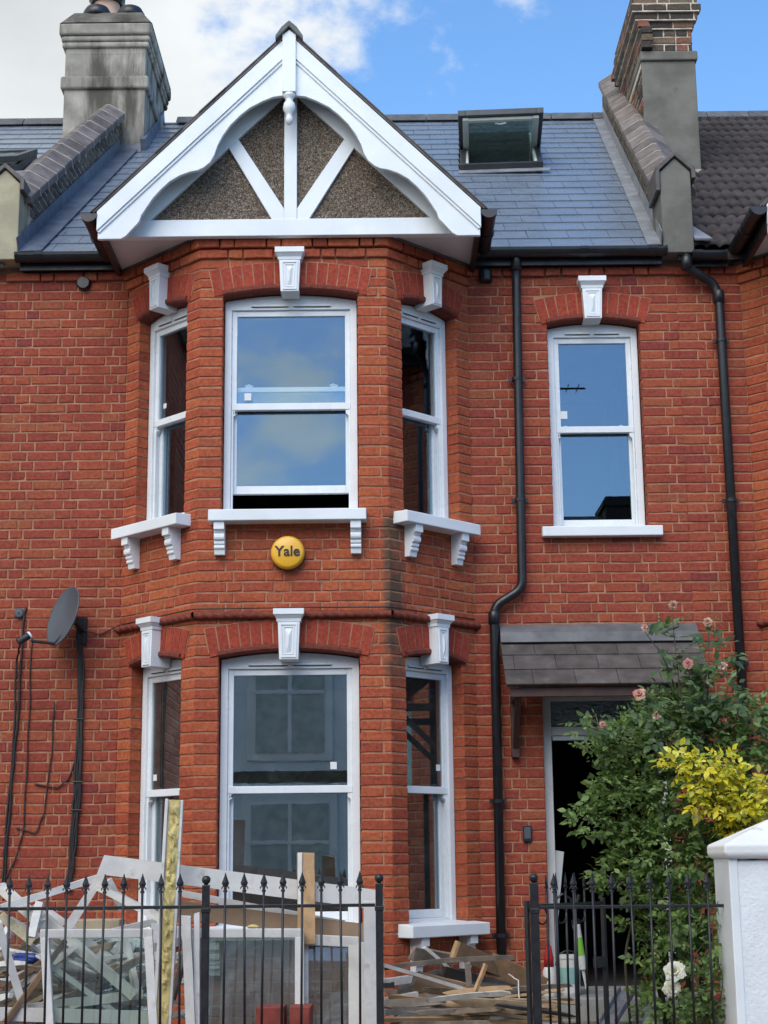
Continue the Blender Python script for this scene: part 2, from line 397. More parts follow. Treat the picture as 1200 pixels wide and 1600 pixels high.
M['brick_rubbed'] = brick_mat('brick_rubbed', [(0,(0.297,0.050,0.031)),(.5,(0.374,0.066,0.037)),(1,(0.330,0.057,0.033))], dark=.7)
M['brick_dark_red'] = brick_mat('brick_moulded', [(0,(.17,.045,.032)),(1,(.21,.055,.036))], dark=.68)  # darker red-brown of the moulded arch rings and string course
M['brick_stock'] = brick_mat('brick_stock', [(0,(.045,.042,.042)),(.3,(.07,.055,.045)),(.6,(.12,.10,.065)),(.8,(.25,.085,.06)),(1,(.16,.13,.09))], mort=(.4,.36,.3), dark=.55)
M['brick_grey'] = brick_mat('brick_sooty', [(0,(.085,.075,.065)),(.4,(.13,.115,.095)),(.8,(.19,.165,.13)),(1,(.15,.105,.085))], mort=(.42,.38,.32), dark=.6)
M['mortar'] = pm('mortar', (.385,.195,.118), .95, .3, 9, 120, .5, spec=.2, dirt=.55, dirtcol=(.21,.105,.07), dirtscale=4)
M['mortar_pale'] = pm('mortar_pale', (.50,.44,.36), .95, .3, 9, 120, .5, spec=.2, dirt=.6, dirtcol=(.2,.17,.14), dirtscale=6)
M['white'] = pm('white_masonry_paint', (.75,.78,.795), .5, .07, 3, 70, .16, spec=.4, dirt=.63, dirtcol=(.60,.59,.56), dirtscale=5)
M['upvc'] = pm('white_plastic', (.75,.78,.795), .30, .05, 4, 40, .03, spec=.5)
M['gable_white'] = pm('white_gloss_paint', (.73,.765,.785), .42, .06, 3, 26, .14, spec=.45, dirt=.62, dirtcol=(.66,.655,.64), dirtscale=3.5, streak=True)
M['soffit'] = pm('pale_soffit_paint', (.66,.64,.62), .6, .06, 4, 50, .05, spec=.3)
M['black'] = pm('black_plastic', (.013,.014,.017), .38, .3, 12, 60, .05, spec=.5, dirt=.66, dirtcol=(.05,.05,.05), dirtscale=6)
M['iron'] = pm('black_painted_iron', (.012,.013,.016), .42, .3, 20, 120, .25, spec=.5, dirt=.72, dirtcol=(.07,.05,.04), dirtscale=14)
M['lead'] = pm('lead_flashing', (.21,.22,.24), .5, .25, 7, 30, .2, spec=.5, dirt=.58, dirtcol=(.34,.35,.36), dirtscale=8)
M['lead_dark'] = pm('dark_lead_flashing', (.11,.13,.17), .42, .3, 6, 30, .2, spec=.5)
M['slate'] = pm('grey_slate', (.16,.195,.245), .30, .08, 3, 40, .1, spec=.55, tint=.05, dirt=.68, dirtcol=(.21,.225,.245), dirtscale=5)
M['slate_old'] = pm('weathered_slate', (.092,.079,.072), .6, .3, 9, 60, .25, spec=.45, tint=.25, dirt=.62, dirtcol=(.2,.19,.17), dirtscale=9)
M['ridge'] = pm('grey_ridge_tile', (.11,.115,.12), .6, .25, 7, 60, .2, spec=.4, tint=.2)
M['tile'] = pm('brown_concrete_tile', (.055,.045,.045), .75, .3, 8, 80, .4, spec=.3, tint=.3, dirt=.64, dirtcol=(.16,.15,.14), dirtscale=11)
M['coping'] = pm('grey_brown_coping', (.165,.14,.13), .8, .3, 8, 60, .4, spec=.3, tint=.35, dirt=.6, dirtcol=(.30,.28,.26), dirtscale=9)
M['render_grey'] = pm('grey_cement_render', (.155,.15,.13), .9, .25, 4, 70, .4, spec=.2, dirt=.60, dirtcol=(.085,.083,.075), dirtscale=5)
M['render_cream'] = pm('cream_cement_render', (.40,.36,.25), .9, .2, 4, 70, .4, spec=.2, dirt=.62, dirtcol=(.22,.20,.15), dirtscale=5)
M['stack_render'] = pm('sooty_chimney_render', (.36,.335,.285), .9, .4, 2.2, 60, .5, spec=.2, dirt=.42, dirtcol=(.085,.078,.065), dirtscale=2.6, streak=True)
def pebble():
    m, t, p = newmat('pebbledash')
    g = t.nodes.new('ShaderNodeNewGeometry'); v = t.nodes.new('ShaderNodeTexVoronoi'); v.inputs['Scale'].default_value = 140
    t.links.new(g.outputs['Position'], v.inputs['Vector'])
    s = t.nodes.new('ShaderNodeSeparateColor'); t.links.new(v.outputs['Color'], s.inputs[0])
    c = ramp(t, s.outputs[0], [(0,(.065,.045,.03)),(.35,(.15,.105,.072)),(.6,(.25,.19,.135)),(.85,(.36,.29,.22)),(1,(.52,.46,.39))])
    c = mixc(t, rng(t, noi(t, 2.5, 5), .4, .7, 0, .5), c, mixc(t, 1.0, c, (.5,.46,.42), 'MULTIPLY'))
    t.links.new(c, p.inputs['Base Color']); p.inputs['Roughness'].default_value = .9
    bump(t, p, mth(t, 'SUBTRACT', 1.0, v.outputs['Distance']), .9, .02); return m
M['pebble'] = pebble()
M['stack_cap'] = pm('sooty_chimney_cap', (.16,.15,.125), .95, .45, 4, 40, .7, spec=.15, dirt=.5, dirtcol=(.055,.05,.042), dirtscale=5)
def glass(name, tintc=(.86,.9,.9), f0=.10, wob=0.0, rough=0.0, veil=0.0, gcol=(.78,.92,1.0), ws=3.2):
    m, t, p = newmat(name); t.nodes.remove(p); out = t.nodes['Material Output']
    lw = t.nodes.new('ShaderNodeLayerWeight'); lw.inputs['Blend'].default_value = .5
    f = mth(t, 'ADD', mth(t, 'MULTIPLY', mth(t, 'POWER', lw.outputs['Facing'], 4.0), 1-f0), f0)
    tr = t.nodes.new('ShaderNodeBsdfTransparent'); tr.inputs[0].default_value = (*tintc, 1)
    gl = t.nodes.new('ShaderNodeBsdfGlossy'); gl.inputs['Roughness'].default_value = rough; gl.inputs['Color'].default_value = (*gcol, 1)
    if wob:
        b = t.nodes.new('ShaderNodeBump'); b.inputs['Strength'].default_value = wob; b.inputs['Distance'].default_value = .02
        g = t.nodes.new('ShaderNodeNewGeometry'); mpp = t.nodes.new('ShaderNodeMapping'); mpp.inputs['Scale'].default_value = (1.3, 1.3, 3.2); mpp.inputs['Rotation'].default_value = (0, .5, 0)
        t.links.new(g.outputs['Position'], mpp.inputs[0])
        t.links.new(noi(t, ws, 4, .55, mpp.outputs[0], .8), b.inputs['Height']); t.links.new(b.outputs[0], gl.inputs['Normal'])
    ms = t.nodes.new('ShaderNodeMixShader'); t.links.new(f, ms.inputs[0]); t.links.new(tr.outputs[0], ms.inputs[1]); t.links.new(gl.outputs[0], ms.inputs[2])
    last = ms.outputs[0]
    if veil:  # diffuse veil: plastic film and dust on some panes, painted reflection on others
        d = t.nodes.new('ShaderNodeBsdfDiffuse'); d.inputs[0].default_value = (.40,.45,.43,1)
        m2 = t.nodes.new('ShaderNodeMixShader'); t.links.new(rng(t, noi(t, 3.5, 7, .7, None, 1.5), .45, .8, veil*.3, veil), m2.inputs[0])
        t.links.new(last, m2.inputs[1]); t.links.new(d.outputs[0], m2.inputs[2]); last = m2.outputs[0]
    t.links.new(last, out.inputs['Surface']); return m
M['glass'] = glass('window_glass', (.85,.89,.9), f0=.12, gcol=(.58,.80,1.0))
M['glass_film'] = glass('film_covered_glass', (.55,.6,.6), f0=.24, wob=.0022, veil=.10)
M['glass_veiled'] = glass('veiled_sash_glass', (.5,.56,.52), f0=.10, veil=.42)  # dust together with a grey-green reflection painted into the diffuse veil
M['glass_old'] = glass('dusty_old_glass', (.88,.92,.89), f0=.045, veil=.035)
M['glass_dark'] = glass('obscured_glass', (.25,.27,.27), f0=.22, wob=1.0, rough=.06, ws=13)
M['room'] = pm('darkened_plaster', (.07,.065,.065), .9, .2, 2, 30, 0, spec=.1)  # room surfaces darkened to look unlit; shade put into the colour
M['yellow'] = pm('yellow_plastic', (.80,.42,.03), .32, .04, 4, 40, .0, spec=.5)
M['ink'] = pm('black_print', (.012,.011,.012), .5, .1, 4, 40, 0)
M['paper'] = pm('white_sticker', (.72,.73,.73), .6, .05, 9, 40, 0)
# ------------------------------------------------------------------ ground
g = MB().add([(-900,-900,0),(900,-900,0),(900,900,0),(-900,900,0)], [(0,1,2,3)]).build('street', pm('asphalt', (.055,.055,.057), .9, .25, 3, 90, .4), None)
tag(g, kind='structure')
g = MB().box(-9, 9, -4.6, -3.0, 0.0, .1).build('pavement', pm('concrete_paving', (.26,.25,.235), .9, .2, 3, 70, .3), None); tag(g, kind='structure')
g = MB().box(-9, 9, -2.74, .0, -.02, .45).build('front_garden_ground', pm('bare_earth_and_rubble', (.16,.135,.11), .95, .4, 6, 60, .6, dirt=.55, dirtcol=(.30,.28,.25), dirtscale=8), None); tag(g, kind='structure')

# ------------------------------------------------------------------ brickwork
COURSE = .075; Z0 = .375
XA, XB, XC, XD = -1.955, -1.325, .035, .665; PB = -.63; XG = -.662
rs = random.Random(7)
_bm_cache = {}
def brick_geo(w, h, dep, r):
    """worn brick, front at y=0, lying in local x(0..w) z(0..h), y inward"""
    j = lambda a: r.uniform(-a, a); e = .0055
    out = [(0,0),(w*.5,0),(w,0),(w,h*.5),(w,h),(w*.5,h),(0,h),(0,h*.5)]
    vs = []
    ring = [(x + j(.0028), z + j(.0026)) for x, z in out]
    cx, cz = w/2, h/2
    vs += [(x + (e if x < cx*.9 else -e if x > cx*1.1 else 0) + j(.0012), j(.0012), z + (e if z < cz*.9 else -e if z > cz*1.1 else 0) + j(.0012)) for x, z in ring]
    vs += [(x, .005, z) for x, z in ring] + [(x, dep, z) for x, z in ring]
    fs = [tuple(range(8))] + [(i+8, (i+1)%8+8, (i+1)%8, i) for i in range(8)] + [(i+16, (i+1)%8+16, (i+1)%8+8, i+8) for i in range(8)]
    return vs, fs
class BrickSink:
    """first `limit` bricks become objects of their own (children of their wall), the rest one joined part"""
    def __init__(s, limit): s.limit = limit; s.n = 0; s.mb = {}
    def put(s, T, u, z, w, h, mat, wall=None, single=False, dep=.1, off=0.0):
        if w < .02: return
        m = T @ Matrix.Translation((u, off + rs.uniform(-.0018,.0018), z)) @ Matrix.Rotation(rs.uniform(-.011,.011), 4, 'Y')
        if single and s.n < s.limit:
            key = (round(w, 3), round(h, 3), dep, mat, rs.randrange(3))
            if key not in _bm_cache:
                v, f = brick_geo(key[0], key[1], dep, rs); _bm_cache[key] = MB().add(v, f).mesh('brick', M[mat])
            link(bpy.data.objects.new('brick', _bm_cache[key]), wall, m); s.n += 1
        else:
            v, f = brick_geo(w, h, dep, rs); s.mb.setdefault(mat, MB()).add(v, f, m, rs.random())
    def finish(s, parent, name='brickwork'):
        for mat, mb in s.mb.items():
            tag(mb.build(name, M[mat], parent), kind='stuff')
def courses(T, u0, u1, z0, z1, opens, sink, mat, wall=None, single=False, ph=0.0, off=0.0, keep=None, lenf=1.0, st=.215, hd=.1025, J=.0105):
    k0 = round((z0-Z0)/COURSE); k1 = round((z1-Z0)/COURSE)
    for k in range(k0, k1):
        zb = Z0 + k*COURSE; zt = zb + COURSE - J; zc = (zb+zt)/2
        iv = [(u0, u1)]
        for a, b, c, d in opens:
            if c < zc < d:
                iv = [q for (p, r) in iv for q in ((p, min(r, a)), (max(p, b), r)) if q[1]-q[0] > .02]
        for p, r in iv:
            cuts = [p]; u = p - ph - (.16875 if k % 2 else 0) - (st+hd)*2
            big = (k % 2 == 0)
            while u < r + .5:
                u += (st + J) if big else (hd + J); big = not big
                if u - cuts[-1] > .05 and r - u > .05 and u > p: cuts.append(u + rs.uniform(-.009,.009))
            cuts.append(r + J)
            for a, b in zip(cuts, cuts[1:]):
                if keep and not keep((a+b)/2, zc): continue
                sink.put(T, a + J*.0, zb + rs.uniform(-.001,.001), b - a - J, zt - zb, mat, wall, single, off=off)
def arc_pts(w, rise, n):
    Rr = (w*w/4 + rise*rise)/(2*rise); a = math.asin(w/2/Rr); return Rr, a
def mortar_wall(T, u0, u1, z0, z1, opens, name, parent, rec=.006, th=.24, mat='mortar'):
    """wall body with openings (uL,uR,z0,zspring,rise), front recessed behind the brick faces"""
    mb = MB(); e = .005; us = u0
    for (a, b, c, d, rise) in sorted(opens):
        pass
    cols = sorted(set((a-e, b+e) for a, b, *_ in opens)); 
    for (a, b) in cols:
        mb.box(us, a, rec, th, z0, z1, T); us = b
        stack = sorted([o for o in opens if abs(o[0]-e-a) < 1e-6], key=lambda o: o[2]); zz = z0
        prev = None
        for o in stack + [None]:
            top = o[2] if o else z1
            if prev is None: 
                if top > zz: mb.box(a, b, rec, th, zz, top, T)
            else:
                w = prev[1]-prev[0]; Rr, al = arc_pts(w, prev[4], 8); uc = (prev[0]+prev[1])/2; zc = prev[3]+prev[4]-Rr
                pts = [(uc + Rr*math.sin(-al + 2*al*i/10), zc + Rr*math.cos(-al + 2*al*i/10) + e) for i in range(11)]
                pts[0] = (a, pts[0][1]); pts[-1] = (b, pts[-1][1])
                mb.prism([(b, top), (a, top)] + pts, rec, th, T)
            prev = o
    mb.box(us, u1, rec, th, z0, z1, T)
    return mb.build(name, M[mat], parent)
def arch(T, uc, w, zs, rise, wall, n, hgt=.212, ring=True):
    """gauged brick arch of separate voussoirs with a moulded under-ring, keystone gap left to the keystone"""
    Rr, al = arc_pts(w, rise, 0); zc = zs + rise - Rr; ex = al*1.13
    for i in range(n):
        a0 = -ex + 2*ex*i/n + .005/Rr; a1 = -ex + 2*ex*(i+1)/n - .005/Rr
        r0, r1 = Rr + (.048 if ring else 0), Rr + hgt
        if a0 < -al or a1 > al: r0 = Rr + .012
        poly = [(uc + r*math.sin(a), zc + r*math.cos(a)) for r, a in ((r0,a0),(r0,a1),(r1,a1),(r1,a0))]
        o = MB().prism(poly, -.007 + rs.uniform(-.001,.001), .1, T, tint=rs.random()).build('voussoir', M['brick_rubbed'], wall)
    k = 16; mb = MB(); e2 = ex*1.005
    for i in range(k):
        b0, b1 = -e2 + 2*e2*i/k, -e2 + 2*e2*(i+1)/k; r0, r1 = Rr + .046, Rr + hgt + .006
        mb.prism([(uc + r*math.sin(a), zc + r*math.cos(a)) for r, a in ((r0,b0),(r0,b1),(r1,b1),(r1,b0))], -.0025, .05, T)
    mb.build('arch_joints', M['mortar'], wall)
    if ring:
        k = 14; mb = MB(); prof = [(-.012,.0),(-.024,.012),(-.024,.034),(-.010,.046),(.10,.046),(.10,0)]
        for i in range(k):
            a0, a1 = -al + 2*al*i/k, -al + 2*al*(i+1)/k
            vs = [(uc + (Rr+dz)*math.sin(a), y, zc + (Rr+dz)*math.cos(a)) for a in (a0, a1) for y, dz in prof]; q = len(prof)
            mb.add(vs, [(j, (j+1)%q, (j+1)%q+q, j+q) for j in range(q)] + [tuple(range(q-1,-1,-1)), tuple(range(q, 2*q))], T)
        mb.build('moulded_arch_ring', M['brick_dark_red'], wall)
# ------------------------------------------------------------------ sash window
def window(T, uc, w, z0, zs, rise, zm, parent, lift=0.0, gl='glass', stick=None, latches=True, label=None, fy=.10, cill=True):
    Tm = T @ Matrix.Translation((uc, 0, z0)); h = zs - z0; zm = zm - z0; b = .006
    Rr, al = arc_pts(w-2*b, rise, 0); zc = h + rise - Rr - b; hw = w/2 - b; jw = .05; top = h - .072
    mb = MB()
    mb.box(-hw, -hw+jw, fy, fy+.12, 0, h-.03); mb.box(hw-jw, hw, fy, fy+.12, 0, h-.03); mb.box(-hw+jw, hw-jw, fy+.008, fy+.12, 0, .028)
    pts = [(Rr*math.sin(-al+2*al*i/12), zc + Rr*math.cos(-al+2*al*i/12)) for i in range(13)]
    mb.prism([(hw, top), (-hw, top)] + [(-hw, h-.03)][:0] + pts, fy+.001, fy+.118)
    for s in (-1, 1): mb.box(min(s*(hw-jw), s*(hw-jw-.016)), max(s*(hw-jw), s*(hw-jw-.016)), fy+.02, fy+.036, .028, top)      # staff bead
    win = mb.build('window', M['upvc'], parent, local=Tm, bev=.004)
    if label: win['label'] = label
    mb = MB(); iw = hw - jw - .002; sw = .036; y0 = fy+.022; y1 = fy+.062
    rb = zm - .026
    mb.box(-iw, -iw+sw, y0, y1, rb+.05, top-.001); mb.box(iw-sw, iw, y0, y1, rb+.05, top-.001)
    mb.box(-iw+sw, iw-sw, y0, y1, top-.044, top-.001); mb.box(-iw, iw, y0-.006, y1, rb, rb+.05)
    for s in (-1, 1):
        x0, x1 = s*(iw-.004), s*(iw-.034)
        mb.prism([(min(x0,x1), rb), (max(x0,x1), rb)] + ([(x1+.0, rb-.03),(x0, rb-.052)][::-1] if s < 0 else [(x0, rb-.052),(x1, rb-.03)]), y0, y1-.004)
    us = mb.build('upper_sash', M['upvc'], win, local=Tm, bev=.003)
    MB().box(-iw+sw-.004, iw-sw+.004, y0+.014, y0+.02, rb+.046, top-.04).build('pane', M[gl], win, local=Tm)
    mb = MB(); y2, y3 = y1+.004, y1+.046; lb = .029 + lift; lt = zm + .02 + lift
    mb.box(-iw, -iw+sw, y2, y3, lb, lt); mb.box(iw-sw, iw, y2, y3, lb, lt); mb.box(-iw+sw, iw-sw, y2-.003, y3, lb, lb+.058); mb.box(-iw+sw, iw-sw, y2, y3, lt-.036, lt)
    mb.build('lower_sash', M['upvc'], win, local=Tm, bev=.003)
    MB().box(-iw+sw-.004, iw-sw+.004, y2+.014, y2+.02, lb+.054, lt-.032).build('pane', M[gl], win, local=Tm)
    if latches:
        for s in (-1, 1):
            u = s*iw*.72; zl = lt
            mb = MB(); mb.box(u-.022, u+.022, y2+.004, y2+.034, zl, zl+.008)
            mb.tube([(u-.03, y2+.016, zl+.013), (u-.005, y2+.012, zl+.02), (u+.03, y2+.018, zl+.012)], [.007,.009,.004], 8)
            mb.build('latch', M['upvc'], win, local=Tm)
    mb = MB(); vw = min(.30, w*.3); zv = h - .050
    mb.box(-vw, -.014, fy-.009, fy+.002, zv, zv+.015); mb.box(.014, vw, fy-.009, fy+.002, zv, zv+.015)
    tv_ = mb.build('trickle_vent', M['upvc'], win, local=Tm, bev=.002)
    for a_, b_ in ((-vw+.004, -.018), (.018, vw-.004)): MB().box(a_, b_, fy-.010, fy-.002, zv-.004, zv+.0015).build('vent_shadow_line', M['black'], win, local=Tm)  # thin black strips standing in for the shadow line under the vents
    if stick:
        for (u, z, sz) in stick: MB().box(u-sz/2, u+sz/2, y0+.011, y0+.0135, z-z0-sz/2*1.1, z-z0+sz/2*1.1).build('sticker', M['paper'], win, local=Tm)
    if cill: MB().prism([(fy-.035,-.028),(fy+.1,-.028),(fy+.1,.0),(fy+.01,.0),(fy-.035,-.010)], -hw, hw, axis='x').build('window_cill', M['upvc'], win, local=Tm, bev=.002)
    return win
def corbel(T, u, ztop, dep, parent, w=.074, h=.225):
    d = dep
    prof = [(.0,0),(-d,0),(-d,-.055),(-d*.78,-.062),(-d*.78,-.074)]
    def sc(y, z, r, n=5): return [(y - r*math.sin(math.pi*i/n)*.55, z - r + r*math.cos(math.pi*i/n)) for i in range(n+1)]
    prof += sc(-d*.70, -.078, .024) + sc(-d*.58, -.130, .013) + sc(-d*.52, -.160, .013) + [(-d*.46,-.19),(-d*.40,-h),(0,-h)]
    return MB().prism([(y, ztop+z) for y, z in prof], u-w/2, u+w/2, T, axis='x').build('corbel_bracket', M['white'], parent, bev=.002)
def sill(T, ua, ub, zb, zt, proj, parent, brackets=None, inner=.11):
    o = MB().prism([(inner, zb),(-proj, zb),(-proj, zt-.004),(inner, zt+.012)], ua, ub, T, axis='x').build('window_sill', M['white'], parent, bev=.006)
    for u in brackets or []: corbel(T, u, zb-.001, proj*.86, o)
    return o
def keystone(T, uc, zt, zb, parent, wt=.152, wb=.130, dep=.085, q=1.0):
    wt *= q; wb *= q
    mb = MB(); zc = zt - .088
    def fr(za, zb_, wa, wb_, ya, yb):      # frustum block
        mb.add([(uc-wa/2,ya,za),(uc+wa/2,ya,za),(uc+wb_/2,yb,zb_),(uc-wb_/2,yb,zb_),(uc-wa/2,.09,za),(uc+wa/2,.09,za),(uc+wb_/2,.09,zb_),(uc-wb_/2,.09,zb_)],
               [(0,3,2,1),(4,5,6,7),(0,1,5,4),(1,2,6,5),(2,3,7,6),(3,0,4,7)], T)
    fr(zt, zt-.04, .213*q, .213*q, -dep-.035, -dep-.035)
    fr(zt-.04, zt-.066,   .205*q, .172*q, -dep-.03, -dep-.006)
    fr(zt-.066, zc, .172*q, .168*q, -dep-.006, -dep-.004)
    fr(zc, zb, wt, wb, -dep, -dep)
    # panelled face: raised border round a recessed field with a small pyramid
    def quad_ring(mo, mi, yo):
        z1, z2 = zc-.012, zb+.012
        def P(mg):
            za, zb_ = z1-mg, z2+mg; f = lambda z: (wt + (wb-wt)*(zc-z)/(zc-zb))/2 - .014 - mg
            return [(uc-f(za),za),(uc+f(za),za),(uc+f(zb_),zb_),(uc-f(zb_),zb_)]
        o, i = P(mo), P(mi)
        vs = [(x,yo,z) for x, z in o] + [(x,yo,z) for x, z in i] + [(x,-dep+.001,z) for x, z in o] + [(x,-dep+.001,z) for x, z in i]
        mb.add(vs, [(k,(k+1)%4,(k+1)%4+4,k+4) for k in range(4)] + [(k+8,(k+1)%4+8,(k+1)%4,k) for k in range(4)] + [(k+4,(k+1)%4+4,(k+1)%4+12,k+12) for k in range(4)], T)
        return i
    quad_ring(0, .012, -dep-.008); quad_ring(.020, .028, -dep-.005)
    i = quad_ring(.034, .036, -dep-.002); zm = (i[0][1]+i[2][1])/2
    mb.add([(x,-dep,z) for x, z in i] + [(uc,-dep-.016,zm+.03),(uc,-dep-.016,zm-.03)], [(0,1,4),(1,2,5,4),(2,3,5),(3,0,4,5)], T)
    return mb.build('keystone', M['white'], parent, bev=.002)
# ------------------------------------------------------------------ the bay with its gable, used for the house and its right-hand neighbour
S2 = math.sqrt(.5); CL = .63/S2
ZS_U, ZS_L = 5.56, 2.915; RISE = .045
def bay(house, sink, dx, detail=True, only_left=False):
    wins = []
    TL = frame_m((XA+dx, 0, 0), (S2,-S2,0)); TF = frame_m((XB+dx, PB, 0), (1,0,0)); TR = frame_m((XC+dx, PB, 0), (S2,S2,0))
    FW = XC - XB
    defs = [(TF, 'front', FW, (.168, 1.146)), (TL, 'left', CL, (.152, .735)), (TR, 'right', CL, (.156, .739))]
    if only_left: defs = [(TL, 'left', CL, (.36, .735)), defs[0]]
    for T, side, W, (a, b) in defs:
        w = b - a; uc = (a+b)/2; ris = RISE if side == 'front' else .038
        wall = mortar_wall(T, 0, W, .2, 6.02, [(a,b,1.02,ZS_L,ris),(a,b,3.90,ZS_U,ris)], 'bay_wall', house)
        op = [(a,b,1.02,ZS_L+ris+.07),(a,b,3.90,ZS_U+ris+.07)]
        kp = lambda u, z, uc=uc, w=w, ris=ris: not any(abs(u-uc) < w/2+.03 and zs+.01 < z < zs+ris+.20 - 1.1*(u-uc)**2*ris/(w*w/4) for zs in (ZS_L, ZS_U))
        courses(T, 0, W, .375, 5.85, op, sink, 'brick_bay', wall, detail and side != 'left', ph={'front':.05,'left':.02,'right':.09}[side], keep=kp)
        courses(T, -.008, W+.008, 5.85, 5.925, [], sink, 'brick_bay', wall, False, off=-.022)
        courses(T, -.02, W+.02, 5.925, 6.0, [], sink, 'brick_bay', wall, False, off=-.045, ph=.1)
        MB().box(-.018, W+.018, -.048, .05, 5.992, 6.012, T).build('eaves_board', M['coping'], house)
        n = 15 if side == 'front' else 9
        for zs in (ZS_L, ZS_U): arch(T, uc, w, zs, ris, wall, n)
        for lo, zs, z0, zm in ((True, ZS_L, 1.10, 2.01), (False, ZS_U, 3.945, 4.755)):
            pos = {'front': 'middle', 'left': 'left', 'right': 'right'}[side]
            lab = None if not detail else f"{'ground' if lo else 'first'} floor {pos} bay sash window"
            st = {('front',True): [(.30,2.17,.045)], ('right',True): [(.16,2.17,.04)], ('left',True): [(-.16,2.12,.04)], ('front',False): [(-.315,4.835,.05)], ('left',False): [(-.13,4.88,.035)]}.get((side, lo)) if detail else None
            window(T, uc, w, z0, zs, ris, zm, house, lift=(.14 if (side == 'front' and not lo and detail) else 0), gl='glass_film' if lo else 'glass', stick=st, latches=detail, label=lab)
            zt = 3.942 if not lo else 1.098
            if side == 'front': sill(T, a-.075, b+.055, zt-.085, zt, .135, house, [a+.0, b-.02])
            else:
                ex = .07 if side == 'left' else .06
                sill(T, a-.11 if detail else a-.03, b+.085, zt-.085, zt, .135, house, [a+.035, b-.06])
            keystone(T, uc, 5.895 if not lo else 3.235, (5.565 if not lo else 2.885), house, q=1.0 if side == 'front' else .82)
    # rope-moulded string course round the bay
    path = [Vector((XA+dx-.02,-.0,3.205)), Vector((XB+dx-.008,PB-.02,3.205)), Vector((XC+dx+.008,PB-.02,3.205)), Vector((XD+dx+.02,0,3.205))]
    if only_left: path = path[:3]
    mb = MB()
    for p, q in zip(path, path[1:]):
        L = (q-p).length; n = int(L/.008); d = (q-p)/L; nr = Vector((d.y,-d.x,0)); vs = []; k = 12
        for i in range(n+1):
            for j in range(k):
                th = 2*math.pi*j/k; r = .026*(1 + .13*math.sin(2*th + i*.008*2*math.pi/.07)); vs.append(p + d*L*i/n + nr*(math.cos(th)*r) + Vector((0,0,math.sin(th)*r)))
        mb.add(vs, [(i*k+j, i*k+(j+1)%k, (i+1)*k+(j+1)%k, (i+1)*k+j) for i in range(n) for j in range(k)])
    mb.build('string_course', M['brick_dark_red'], house, smooth=True)
def gable(house, dx):
    xc = XG + dx; P = lambda x, z: (xc + x, z); hw = 1.375; za, zf = 7.49, 6.12
    YB = -.90; YI = -.73
    def mir(poly, s): return [P(s*x, z) for x, z in (poly if s > 0 else poly[::-1])]
    inner = [(.045,7.01),(.12,7.0),(.20,6.965),(.29,6.915),(.36,6.855),(.43,6.78),(.485,6.698),(.522,6.62),(.545,6.545),(.575,6.49),(.62,6.45),(.664,6.428),(.72,6.418),(.79,6.391),(.865,6.345),(.925,6.286),(.985,6.215),(1.03,6.143),(1.065,6.085),(1.08,6.035),(1.175,5.925),(1.21,5.905),(hw,5.905)]
    for s in (1, -1):
        MB().prism(mir([(.045,za-.045)] + inner + [(hw, zf)], s), YB, YB+.035).build('bargeboard', M['gable_white'], house, bev=.004)
        n = Vector((1, 1)).normalized()
        def strip(d0, d1, y, nm, zlo):
            # band parallel to the verge, d0..d1 measured square off the outer edge, cut off at x=hw and the king post
            ln = lambda d: (za - d*math.sqrt(2))          # z at x=0
            poly = [(.046, ln(d0)-.046), (.046, ln(d1)-.046), (min(hw+.006, ln(d1)-zlo), max(zlo, ln(d1)-hw-.006)), (hw+.006, max(zlo, ln(d0)-hw-.006))]
            MB().prism(mir(poly, s), y, YB+.001).build(nm, M['gable_white'], house, bev=.002)
        strip(.0, .105, YB-.024, 'verge_moulding', 5.95); strip(.105, .125, YB-.012, 'verge_bead', 5.95)
        # inner rafters, brace
        a = [(.0,7.16),(1.02,6.12)]
        MB().prism(mir([(0.0,7.38),(0.0,7.14),(1.025,6.117),(1.27,6.117)], s), YI, YI+.05).build('inner_rafter', M['gable_white'], house, bev=.003)
        br = [(.41,6.764),(.48,6.69),(.135,6.113),(.048,6.113),(.048,6.20)] if s > 0 else [(.39,6.757),(.465,6.695),(.135,6.113),(.048,6.113),(.048,6.20)]
        MB().prism(mir(br, s), YI+.002, YI+.048).build('brace', M['gable_white'], house, bev=.003)
        # closing sheet, roof slope, side gutter, fascia
        th = .028
        MB().prism(mir([(0,za+.005),(hw+.03,zf-.025),(hw+.045,zf-.012),(0,za+.03)], s), YB-.027, 2.1).build('gable_roof_slope', M['slate_old'], house)
        for i in range(9):
            x0 = i*.155
            MB().prism(mir([(x0, za+.032-x0),(x0+.19, za+.030-x0-.19),(x0+.194, za+.030-x0-.182),(x0+.0, za+.040-x0)], s), YB-.034+rs.uniform(-.004,.004), 2.05).build('verge_slate_course', M['slate_old'], house)
        xg = s*(hw+.065)
        pr = [(xc+xg+.058*math.cos(t), 6.09+.058*math.sin(t)) for t in [math.pi*(1+i/10) for i in range(11)]] + [(xc+xg+.053*math.cos(t), 6.09+.053*math.sin(t)) for t in [math.pi*(2-i/10) for i in range(11)]]
        gt = MB().prism(pr, YB-.02, -.06); gt.prism([(xc+xg+.062*math.cos(t), 6.088+.062*math.sin(t)) for t in [math.pi*(1+i/10) for i in range(11)]], YB-.035, YB+.03)
        for y in (-.55,): gt.prism([(xc+xg+.066*math.cos(t), 6.088+.066*math.sin(t)) for t in [math.pi*(1+i/10) for i in range(11)]], y, y+.05)
        gt.build('gable_gutter', M['black'], house)
        MB().box(xc+s*(hw-.03) if s > 0 else xc-hw-.005, xc+hw+.005 if s > 0 else xc-hw+.03, YB+.04, -.02, 5.955, 6.09).build('gable_fascia', M['black'], house)
    MB().box(xc-1.30, xc+1.30, YI-.008, YI+.05, 5.985, 6.115).build('tie_beam', M['gable_white'], house, bev=.004)
